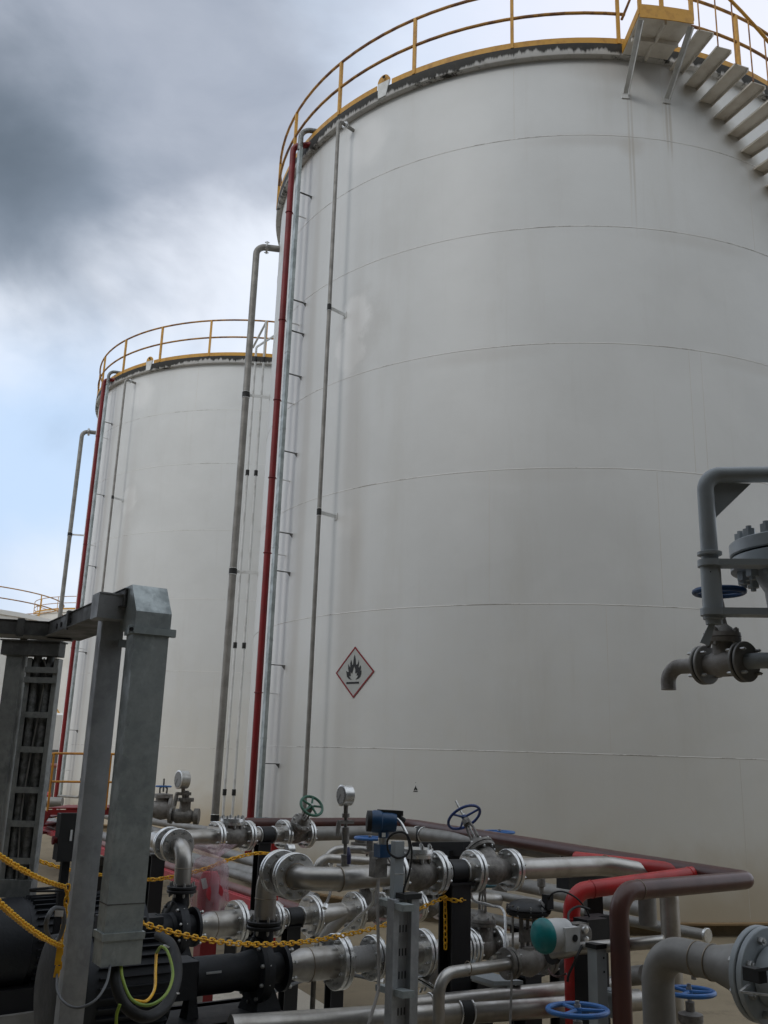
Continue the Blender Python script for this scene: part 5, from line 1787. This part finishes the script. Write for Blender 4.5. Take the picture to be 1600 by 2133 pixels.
def gauge(label, c, stem_to, R, face, Y, group='pressure gauges', tall=True):
    T = Thing('pressure_gauge', label, 'gauge', tuple(stem_to), group)
    f = Vector(face).normalized()
    k = R / .052
    m = MB(); m.lathe(c + f * -.028 * k, f, [(0, R * .9), (.003, R), (.050 * k, R), (.052 * k, R * 1.04), (.058 * k, R * 1.04), (.060 * k, R * .9)], 32)
    cs = T.part('case', m, 'machined')
    m = MB(); m.lathe(c + f * .033 * k, f, [(0, R * .9), (.0005, R * .9)], 28); dl = T.part('dial', m, 'dial', cs)
    a_, b_, t_ = frame(f)
    m = MB(); m.bar(c + f * .0345 * k - b_ * R * .1, c + f * .0345 * k + (b_ * .6 + a_ * .5) * R, .003 * k, .001, f)
    for i in range(11):
        th = R_(-45 + 27 * i); dd = a_ * math.cos(th) + b_ * math.sin(th)
        m.bar(c + f * .0345 * k + dd * R * .72, c + f * .0345 * k + dd * R * .85, .0025 * k, .0006, f)
    T.part('needle', m, 'sign_black', cs)
    d = (stem_to - c); L = d.length; n = d.normalized()
    m = MB(); m.lathe(c + n * R * .9, n, [(0, .012 * k), (L * .12, .012 * k), (L * .12, .020 * k), (L * .17, .020 * k), (L * .17, .009 * k), (L * .3, .009 * k), (L * .31, .019 * k), (L * .52, .019 * k), (L * .53, .010 * k), (L * .66, .010 * k), (L * .67, .022 * k), (L * .82, .022 * k), (L * .83, .012 * k), (L - R * .9, .012 * k)], 14)
    m.box(c + n * L * .36, (.045 * k, .012 * k, .009 * k), (U, V, Z))
    m.tube([c + n * L * .36 - U * .04 * k, c + n * L * .36 - U * .05 * k - Z * .07 * k], .012 * k, 8)
    T.part('stem', m, 'cast')
    return T


T = gauge('pressure gauge standing tall on the broad upper pipe, left of the transmitter', at(721, 1657, 5.12), at(719, 1812, 5.15), .052, Vector((-.86, -.5, .0)), 5.1)
m = MB(); m.tube([at(726, 1765, 5.08), at(727, 1782, 5.06), at(727, 1800, 5.06)], [.006, .012, .010], 10); T.part('lever', m, 'purple')
T = gauge('pressure gauge on a flanged valve at the left, in front of the second tank', at(381, 1624, 13.8), at(384, 1706, 13.9), .125, Vector((-.8, -.6, .0)), 14)
gz = at(384, 1700, 13.9)
m = MB(); m.lathe(gz - Vector((.32, 0, 0)), Vector((1, 0, 0)), [(.12, .11), (.15, .11), (.15, .06), (.20, .10), (.40, .10), (.46, .06), (.46, .11), (.49, .11), (.50, .11), (.53, .11)], 24); m.lathe(gz, Z, [(0, .08), (.20, .08), (.20, .12), (.25, .12), (.25, .05), (.35, .04)], 16)
T.part('valve_block', m, 'cast')
c = at(337, 1686, 14.5)
T = Thing('gate_valve', 'small brownish valve with flat blue wheel just right of the cable duct', 'valve', tuple(c - Z * .25), 'gate valves')
m = MB(); m.lathe(c - Vector((.35, .05, 0)), Vector((1, .1, 0)), [(.1, .09), (.2, .11), (.35, .15), (.45, .13), (.46, .19), (.50, .19), (.51, .13), (.55, .10)], 24); m.lathe(c, Z, [(0, .11), (.16, .10), (.17, .15), (.22, .15), (.23, .06)], 18); T.part('body', m, 'valvebrown')
m = MB()
for s in (-1, 1): m.tube([c + Z * .20 + Vector((s * .05, 0, 0)), c + Z * .30 + Vector((s * .055, 0, 0)), c + Z * .34 + Vector((s * .02, 0, 0))], .014, 8)
m.tube([c + Z * .25, at(342, 1622, 14.5)], .014, 8); T.part('yoke', m, 'cast')
handwheel(T, at(341, 1638, 14.5), Z, .11, .012, 'blue', 3)
c = at(605, 1770, 6.9)
T = gauge('small silver gauge peeping between the green wheel valve and the big flanges', at(605, 1772, 6.8), at(604, 1815, 6.8), .045, Vector((-.9, -.4, 0)), 6.8)

# ---- bypass loops behind the upper line
T = pipe('loop_pipe', 'slim shiny loop of pipe under the gauge, the nearer one', [at(659, 1835, 6.6), at(659, 1786, 6.6), at(800, 1796, 6.9)], .030, 'stainless', [.09], group='slim loops behind the upper pipe')
T = pipe('loop_pipe', 'slim shiny loop of pipe under the gauge, the further one', [at(676, 1830, 7.4), at(680, 1768, 7.4), at(760, 1770, 7.5), at(800, 1782, 7.4)], .030, 'stainless', [.12, .1], group='slim loops behind the upper pipe')
T = Thing('branch_tee', 'short branch with a valve hanging from the header pipe behind the blue wheel', 'pipe', tuple(at(750, 1760, 8.2)))
m = MB(); m.tube([at(752, 1742, 8.1), at(752, 1765, 8.1)], .05, 12); m.lathe(at(752, 1758, 8.1), Z, [(-.02, .085), (.01, .085)], 16); T.part('branch', m, 'cast')

# ---- wrapped hydrant and the red pedestal
hy = at(436, 1850, 7.05)
T = Thing('hydrant', 'red hydrant shrouded inside a clear plastic bag', 'hydrant', (hy.x, hy.y, GZ))
m = MB(); zt_ = at(436, 1800, 7.05).z; zb_ = at(436, 1893, 7.05).z
m.lathe((hy.x, hy.y, zb_ - .05), Z, [(0, .07), (.1, .08), (zt_ - zb_ - .05, .075), (zt_ - zb_, .05)], 20)
m.lathe((hy.x, hy.y, (zt_ + zb_) / 2 - .03), -V, [(0, .05), (.09, .05), (.09, .062), (.11, .062)], 18)
T.part('body', m, 'redtray')
m = MB(); m.box((hy.x - .02, hy.y - .1, (zt_ + zb_) / 2 + .03), (.018, .002, .035), (Vector((1, 0, .3)).normalized(), Vector((0, 1, 0)), Vector((-.3, 0, 1)).normalized())); T.part('label', m, 'tag')
ped = at(421, 1965, 7.05)
vbox(T, 'pedestal', Vector((hy.x + .0, hy.y, 0)), GZ, zb_ - .04, .06, .06, 'redpost')
m = MB()
prof = [(at(436, 1903, 7.05).z, .105), (at(436, 1875, 7.05).z, .125), (at(436, 1840, 7.05).z, .122), (at(436, 1808, 7.05).z, .115), (at(436, 1792, 7.05).z, .10), (at(436, 1784, 7.05).z, .055), (at(436, 1772, 7.05).z, .09), (at(436, 1760, 7.05).z, .13)]
seg = 26
random.seed(4)
vs = []; fs = []
for i, (z, r) in enumerate(prof):
    for k in range(seg):
        th = 2 * math.pi * k / seg
        rr = r * (1 + .10 * math.sin(5 * th + i * .8) + .06 * random.uniform(-1, 1))
        if i >= 6: rr = r * (1 + .5 * math.sin(2 * th))
        vs.append((hy.x + rr * math.cos(th) * 1.05, hy.y + rr * math.sin(th) * .9, z + random.uniform(-.008, .008)))
for i in range(len(prof) - 1):
    for k in range(seg):
        fs.append((i * seg + k, i * seg + (k + 1) % seg, (i + 1) * seg + (k + 1) % seg, (i + 1) * seg + k))
m.add(vs, fs)
bg_ = single('plastic_bag', m, 'film', 'clear plastic bag tied over the red hydrant, its loose neck open', 'plastic bag', sharp=70)

# ---- push button station
c = at(142, 1742, 5.6)
T = Thing('button_station', 'black push button box on a thin stand left of the nearest post', 'electrical box', (c.x, c.y, GZ), 'black electrical boxes')
m = MB(); m.box(c, (.062, .05, .125), (U, V, Z)); T.part('box', m, 'black')
m = MB(); m.box(c - V * .055, (.066, .006, .13), (U, V, Z)); T.part('lid', m, 'rubber')
m = MB(); m.lathe(c - U * .06 - Z * .02, -U, [(0, .016), (.015, .016), (.015, .024), (.025, .024)], 18); T.part('button', m, 'redpost')
m = MB(); m.box(c - V * .063 + Z * .01, (.006, .0015, .03), (U, V, Z)); T.part('label', m, 'tag')
vbox(T, 'stand', c, GZ, c.z - .12, .022, .022, 'black')
m = MB(); m.tube(fillet([at(62, 1853, 5.4), at(100, 1850, 5.4), at(138, 1845, 5.5), at(138, 1856, 5.5), at(62, 1856, 5.4)], .01), .007, 8); T.part('bracket_loop', m, 'black')

# ================================================================ CHAINS AND CABLES
_link = {}


def link_mesh(L=.036, W=.023, r=.0031):
    if (L, W, r) not in _link:
        m = MB(); pts = []
        a = W / 2 - r; h = L / 2 - W / 2
        for i in range(9):
            th = math.pi * i / 8
            pts.append((h + a * math.sin(th), a * math.cos(th), 0))
        for i in range(9):
            th = math.pi * i / 8
            pts.append((-h - a * math.sin(th), -a * math.cos(th), 0))
        m.tube(pts, r, 7, False, True)
        me = bpy.data.meshes.new('link')
        me.from_pydata([tuple(v) for v in m.v], [], m.f)
        me.polygons.foreach_set('use_smooth', [True] * len(me.polygons))
        me.materials.append(M['chain'])
        _link[(L, W, r)] = me
    return _link[(L, W, r)]


def chain(label, pts, L=.036, W=.023, r=.0031, pitch=None, spin=0.0):
    pitch = pitch or (L - 4 * r) * 1.03
    P = curve(pts, 14)
    T = Thing('chain', label, 'chain', tuple(P[0]), 'yellow plastic chains')
    me = link_mesh(L, W, r)
    acc = 0; k = 0; nxt = 0
    for a, b in zip(P, P[1:]):
        sl = (b - a).length
        while nxt <= acc + sl and k < 100:
            c = a.lerp(b, (nxt - acc) / sl)
            t = (b - a).normalized()
            s = t.cross(Z if abs(t.z) < .9 else V).normalized(); u = s.cross(t)
            ang = spin + (math.pi / 2 if k % 2 else 0) + random.uniform(-.2, .2)
            y = s * math.cos(ang) + u * math.sin(ang); zz = t.cross(y)
            o = bpy.data.objects.new('link', me); COL.objects.link(o); o.parent = T.root
            mt = Matrix((t, y, zz)).transposed().to_4x4(); mt.translation = c - T.o
            o.matrix_local = mt
            nxt += pitch; k += 1
        acc += sl
    return T


chain('yellow chain sagging across the centre between the duct and the black column', [at(292, 1922, 3.9), at(360, 1942, 4.05), at(460, 1962, 4.3), at(570, 1967, 4.55), at(680, 1955, 4.8), at(800, 1927, 5.05), at(880, 1890, 5.2), at(926, 1869, 5.3)], .042, .026, .0034, spin=1.45, pitch=.0275)
chain('short yellow chain end dangling down the black column', [at(927, 1872, 5.32), at(928, 1925, 5.32), at(928, 1978, 5.32)], .042, .024, .0034, spin=.2)
chain('bit of yellow chain hooked level across the black column', [at(927, 1871, 5.33), at(950, 1876, 5.30), at(977, 1872, 5.40)], .042, .024, .0034, spin=1.4)
chain('lower thick yellow chain at the left edge, sagging to the nearest post', [at(-12, 1872, 2.75), at(40, 1917, 3.05), at(85, 1950, 3.35), at(128, 1972, 3.62)], .034, .022, .0032, pitch=.019, spin=.6)
chain('upper thick yellow chain at the left edge, ending halfway up the nearest post', [at(-12, 1776, 2.9), at(40, 1808, 3.15), at(90, 1833, 3.4), at(136, 1848, 3.66)], .034, .022, .0032, pitch=.019, spin=.6)
chain('thin distant yellow chain slanting from the left edge behind the posts', [at(-12, 1762, 6.0), at(60, 1786, 6.3), at(135, 1810, 6.6), at(205, 1822, 6.7)], .05, .032, .005, spin=.8)
chain('distant yellow chain rising to the black column behind the hydrant', [at(205, 1822, 6.7), at(300, 1832, 6.9), at(350, 1828, 7.0), at(420, 1812, 7.1), at(480, 1790, 7.25), at(530, 1778, 7.35), at(565, 1778, 7.4)], .05, .032, .005, spin=.8)
chain('yellow chain tail hanging beside the nearest post', [at(141, 1850, 3.68), at(137, 1890, 3.68), at(131, 1935, 3.66), at(124, 1972, 3.64)], .036, .022, .0035, spin=.3)
chain('second chain tail hanging lower beside the nearest post', [at(127, 1968, 3.63), at(124, 2000, 3.62), at(121, 2035, 3.62)], .036, .022, .0035, spin=1.2)
T = Thing('warning_tape', 'scrap of yellow tape hanging off the lower chain end', 'tape', tuple(at(122, 2000, 3.6)))
m = MB(); m.bar(at(126, 1966, 3.6), at(120, 2010, 3.6), .022, .001, V); m.bar(at(121, 2012, 3.6), at(116, 2036, 3.6), .018, .001, V); T.part('strip', m, 'chain')

T = Thing('cable_coil', 'grey cable coiled in a hoop left of the nearest post with a white tag', 'cable', tuple(at(112, 1925, 3.6)), 'grey cables')
m = MB(); m.tube(curve([at(131, 1893, 3.62), at(112, 1893, 3.55), at(98, 1915, 3.52), at(98, 1942, 3.55), at(112, 1961, 3.6), at(126, 1948, 3.62), at(134, 1915, 3.62), at(131, 1893, 3.62)]), .008, 10); T.part('coil', m, 'cablegrey')
m = MB(); m.box(at(123, 1903, 3.55), (.015, .001, .010)); T.part('white_tag', m, 'tag')
T = Thing('cable_loop', 'thin grey cable swinging below the duct across the nearest post', 'cable', tuple(at(170, 2095, 3.5)), 'grey cables')
m = MB(); m.tube(curve([at(119, 2030, 3.60), at(120, 2065, 3.52), at(136, 2090, 3.45), at(165, 2099, 3.42), at(200, 2082, 3.45), at(222, 2048, 3.52), at(230, 2010, 3.60)]), .0045, 8); T.part('cable', m, 'cablegrey')
T = Thing('motor_conduit', 'thick black flexible conduit curving out under the duct to the pump', 'conduit', tuple(at(300, 2100, 3.6)))
m = MB(); m.tube(curve([at(240, 2008, 3.66), at(242, 2050, 3.62), at(262, 2096, 3.6), at(300, 2118, 3.6), at(340, 2100, 3.7), at(366, 2050, 3.85), at(368, 2000, 4.0), at(355, 1965, 4.15), at(330, 1948, 4.3)]), .020, 12); T.part('conduit', m, 'rubber')
for px, py, Y in ((362, 2066, 3.8), (352, 1972, 4.1)):
    m = MB(); m.torus(at(px, py, Y), Z + U * .3, .021, .003, 20, 6); T.part('metal_ring', m, 'machined')
for i, (pts, lab, mt) in enumerate((([at(252, 2008, 3.64), at(256, 2040, 3.6), at(275, 2082, 3.57), at(310, 2094, 3.55), at(345, 2072, 3.6), at(360, 2030, 3.7), at(350, 1985, 3.8), at(336, 1972, 3.85), at(326, 1985, 3.9)], 'green earth cable looping widest below the duct', 'earthgreen'),
                                    ([at(326, 1985, 3.9), at(324, 2020, 3.85), at(322, 2060, 3.75), at(305, 2085, 3.6), at(278, 2084, 3.58)], 'yellow green earth cable, the inner loop beside the duct', 'chain'),
                                    ([at(250, 2092, 3.55), at(243, 2115, 3.55), at(242, 2150, 3.55)], 'short stub of green earth cable at the bottom edge', 'earthgreen'))):
    T = Thing('earth_cable', lab, 'cable', tuple(pts[0]), 'green and yellow earth cables'); m = MB(); m.tube(curve(pts), .0055, 8); T.part('cable', m, mt)

# ================================================================ LOWER RIGHT
v0 = at(1372, 2080, 3.95)
zt_ = at(1405, 1978, 3.95).z
tp = Vector((v0.x, v0.y, zt_))
T = Thing('filter_inlet', 'thick grey painted bend leading to the big flange at the lower right', 'pipe', (v0.x, v0.y, GZ))
fl_c = tp - V * .60
m = MB(); m.tube(fillet([Vector((v0.x, v0.y, GZ)), tp, tp - V * .27], .125, 10), .062, 24); T.part('pipe_run', m, 'dullpipe')
m = MB(); m.lathe(tp - V * .27, -V, [(0, .062), (.02, .063), (.14, .092), (.19, .098), (.195, .12)], 32); T.part('reducer', m, 'dullpipe')
weldring(T, tp - V * .20, V, .0628); weldring(T, tp - V * .27, V, .0634)
flange(T, tp - V * .485, V, .158, n=8, th=.024, mat='greypaint')
q = tp - V * .52
T = Thing('ball_valve', 'grey flanged ball valve with black lever cut by the right edge', 'valve', tuple(q - Z * .15))
m = MB(); m.lathe(q, -V, [(0, .10), (.05, .09), (.12, .11), (.2, .11), (.26, .09), (.3, .1)], 28); m.lathe(q - V * .1, (Z * .6 + Vector((.8, 0, 0))), [(0, .05), (.16, .045)], 16); T.part('body', m, 'greypaint')
m = MB(); c_ = at(1572, 2030, 3.2); m.box(c_, (.02, .03, .02), (U, V, Z)); m.bar(c_ + Z * .01, at(1625, 2014, 3.1), .03, .008); T.part('lever', m, 'rubber')
m = MB(); m.bar(at(1543, 2066, 3.15), at(1640, 2078, 3.0), .01, .006); m.bar(at(1543, 2066, 3.15), at(1562, 2050, 3.2), .008, .006); T.part('position_arm', m, 'bolt')


def flat_wheel_valve(label, px, py, Y, R, group='low valves with blue level handwheels', body=True, wr=.011):
    c = at(px, py, Y)
    T = Thing('globe_valve', label, 'valve', (c.x, c.y, c.z - .45), group)
    handwheel(T, c, Z + V * .04, R, wr, 'blue', 3, phase=50)
    m = MB(); m.tube([c - Z * .12, c + Z * .035], .010, 8); T.part('stem', m, 'bolt')
    m = MB(); m.lathe(c - Z * .34, Z, [(0, .05), (.03, .065), (.10, .065), (.12, .045), (.20, .04), (.22, .055), (.25, .055), (.26, .02), (.30, .02)], 20); m.lathe(c - Z * .30 - U * .12, U, [(0, .065), (.02, .065), (.02, .035), (.22, .035), (.22, .065), (.24, .065)], 20); T.part('body', m, 'cast')
    return T


flat_wheel_valve('valve with a wide blue level handwheel at the bottom edge, left of the brown drop', 1203, 2104, 4.25, .122)
flat_wheel_valve('valve with a blue level handwheel between the grey bend and the right flange', 1436, 2066, 4.6, .108)
c = at(1444, 2012, 4.9)
T = Thing('drain_valve', 'small dark valve block poking below the grey bend', 'valve', tuple(c), 'small drain valves')
m = MB(); m.lathe(c - Z * .06, Z, [(0, .012), (.03, .012), (.04, .03), (.09, .034), (.11, .02), (.14, .02)], 16); T.part('body', m, 'valvebrown')
m = MB(); m.tube([c + Z * .02, c + Z * .015 + U * .12 - V * .05], [.006, .012], 8); T.part('lever', m, 'rubber')
T = Thing('u_strap', 'white painted pipe saddle and grey block right of the pale strut', 'bracket', tuple(at(1265, 2080, 5.0)))
m = MB(); m.box(at(1272, 2088, 5.0), (.03, .05, .06), (U, V, Z)); m.box(at(1272, 2066, 5.0), (.045, .06, .008), (U, V, Z)); T.part('block', m, 'greypaint')
m = MB(); m.torus(at(1266, 2052, 5.0), U, .04, .006, 20, 6, 0, 180); T.part('strap', m, 'bracket')
c = at(1330, 1995, 5.9)
pipe('back_pipe', 'rusty flanged grey pipe behind the brown drop', [at(1295, 2035, 6.2), at(1345, 2030, 6.0)], .055, 'dullpipe')

# ================================================================ FILTER VESSEL HEAD AT UPPER RIGHT
Yf = 3.1
vc = at(1672, 1160, Yf + .12)
T = Thing('filter_vessel', 'grey vessel neck with a heavy bolted cover cut by the right edge', 'vessel', (vc.x, vc.y, GZ))
Rf = .245
m = MB(); m.lathe(vc + Z * .004, Z, [(0, Rf - .004), (.004, Rf), (.044, Rf), (.048, Rf - .006), (.05, .1)], 56); fl1 = T.part('cover', m, 'greypaint')
m = MB(); m.lathe(vc - Z * .004, -Z, [(0, Rf - .004), (.004, Rf), (.046, Rf), (.05, Rf - .006), (.052, .17), (.12, .135), (.2, .128)], 56); T.part('rim_flange', m, 'greypaint')
m = MB(); m.lathe(vc - Z * .005, Z, [(0, Rf - .012), (.01, Rf - .012)], 40); T.part('gasket', m, 'dark')
m = MB(); m.lathe((vc.x, vc.y, GZ), Z, [(0, .15), (vc.z - GZ - .19, .128)], 40); T.part('shell', m, 'greypaint')
bolts(T, fl1, vc, Z, Rf * .84, 16, r=.022, L=.195, mat='greypaint')
a_ = at(1478, 1153, Yf); b_ = at(1473, 990, Yf)
pt = Vector((a_.x, a_.y, b_.z)); pb = Vector((a_.x, a_.y, at(1479, 1275, Yf).z))
T = Thing('davit_arm', 'grey swing arm pipe with a triangular gusset over the vessel cover', 'davit', tuple(pb), )
m = MB(); m.tube(fillet([Vector((a_.x, a_.y, a_.z - .05)), pt, at(1720, 987, Yf + .02)], .06, 10), .0285, 22); arm = T.part('arm', m, 'greypaint')
m = MB(); tdir = (at(1720, 987, Yf + .02) - pt); tdir.z = 0; tdir.normalize()
m.prism([(0, 0), (.145, 0), (0, -.14)], pt + tdir * .022 - Z * .022 + tdir.cross(Z) * -.003, tdir, Z, -.006); T.part('gusset', m, 'greypaint', arm)
za = a_.z
m = MB(); m.lathe((a_.x, a_.y, za - .008), Z, [(0, .036), (.002, .041), (.012, .041), (.014, .036)], 28); T.part('collar', m, 'greypaint')
zp = at(1478, 1174, Yf).z
m = MB(); m.lathe((a_.x, a_.y, zp - .011), Z, [(0, .042), (.022, .042)], 28); m.bar(Vector((a_.x, a_.y, zp)), Vector((at(1620, 1174, Yf).x, Yf - .03, zp)), .07, .021); T.part('upper_bracket', m, 'greypaint')
m = MB(); m.tube([(a_.x, a_.y, zp - .01), (a_.x, a_.y, pb.z)], .0335, 24); T.part('sleeve', m, 'greypaint')
m = MB(); m.lathe((a_.x, a_.y, pb.z - .012), Z, [(0, .042), (.024, .042)], 28); m.bar(Vector((a_.x, a_.y, pb.z)), Vector((at(1640, 1280, Yf).x, Yf - .03, pb.z)), .07, .023); T.part('lower_bracket', m, 'greypaint')
m = MB(); hp = Vector((a_.x, a_.y, zp - .035)) - Vector((a_.x - .0, a_.y, 0)).normalized() * .0338; m.lathe(hp, -Vector((a_.x, a_.y, 0)).normalized(), [(0, .0022), (.0008, .0022)], 10); T.part('hole', m, 'dark')
m = MB(); m.lathe((a_.x, a_.y, pb.z - .012), -Z, [(0, .034), (.012, .034), (.014, .028), (.03, .026)], 24)
gl = Vector((a_.x, a_.y, pb.z - .02)); m.prism([(0, 0), (-.045, -.085), (-.015, -.095), (.01, -.02)], gl - U * .01, Vector((1, 0, 0)), Z, .004); T.part('foot', m, 'greypaint')

vcx = at(1508, 1382, Yf + .14)
dV = -V
half = .082
T = Thing('vent_valve', 'sooty flanged valve with dark blue handwheel hanging left of the vessel', 'valve', tuple(vcx - Z * .07))
m = MB()
m.lathe(vcx - dV * half, dV, [(0, .034), (.03, .036), (.055, .046), (.11, .046), (.135, .036), (half * 2, .034)], 26)
m.lathe(vcx, Z, [(0, .040), (.05, .036), (.075, .034)], 20)
T.part('body', m, 'valvebrown')
m = MB(); m.lathe(vcx + Z * .072, Z, [(0, .062), (.014, .064), (.015, .060), (.018, .060), (.019, .064), (.034, .062), (.036, .044), (.052, .036), (.065, .02), (.10, .014)], 28)
bn = T.part('bonnet', m, 'valvebrown'); bolts(T, bn, vcx + Z * .09, Z, .052, 4, r=.010, L=.065, mat='valvebrown')
m = MB()
for s in (-1, 1): m.tube([vcx + Z * .13 + U * s * .012, vcx + Z * .18 + U * s * .022, vcx + Z * .235 + U * s * .008], .006, 8)
m.tube([vcx + Z * .12, vcx + Z * .26], .006, 8); T.part('stem', m, 'valvebrown')
wc = at(1497, 1233, Yf + .14); handwheel(T, Vector((vcx.x, vcx.y, wc.z)), Z, .083, .0105, M['bluedark'], 3, nut=False)
for s, mt in ((-1, 'machined'), (1, 'machined')):
    f_ = flange(T, vcx + dV * s * half, dV, .069, n=4, th=.013, mat='dullpipe', boltmat='bolt')
T = Thing('spout', 'stained curved spout on the left end of the sooty valve', 'pipe', tuple(at(1392, 1438, Yf + .2)))
s0 = vcx - dV * (half + .014)
e_ = at(1393, 1437, s0.y + .10)
crn = Vector((e_.x, e_.y, s0.z))
m = MB(); m.tube(fillet([s0, crn, Vector((crn.x, crn.y, e_.z))], .055, 9), .027, 20, cap=False)
m.tube([Vector((crn.x, crn.y, e_.z)), Vector((crn.x, crn.y, e_.z + .04))], .0245, 20, cap=True)
T.part('bend', m, 'valvebrown')
T = Thing('vent_branch', 'short grey branch pipe joining the sooty valve to the vessel', 'pipe', tuple(vcx + dV * .1))
s1 = vcx + dV * (half + .014)
m = MB(); m.tube([s1, s1 + dV * .05, s1 + dV * .12 + Vector((.15, 0, 0))], .027, 20); T.part('branch', m, 'greypaint')

# ================================================================ PALE SLAB
zz = GZ + .03
poly = [az(-260, 2080, zz), az(435, 1994, zz), az(578, 2032, zz), az(745, 2135, zz), az(1150, 2560, zz), az(-600, 2900, zz)]
m = MB(); n = len(poly)
m.add([tuple(p) for p in poly] + [(p.x, p.y, GZ - .02) for p in poly], [tuple(range(n))] + [(i, n + i, n + (i + 1) % n, (i + 1) % n) for i in range(n)])
single('pump_slab', m, 'slab', 'pale concrete slab under the pumps', None, kind='structure', smooth=False)
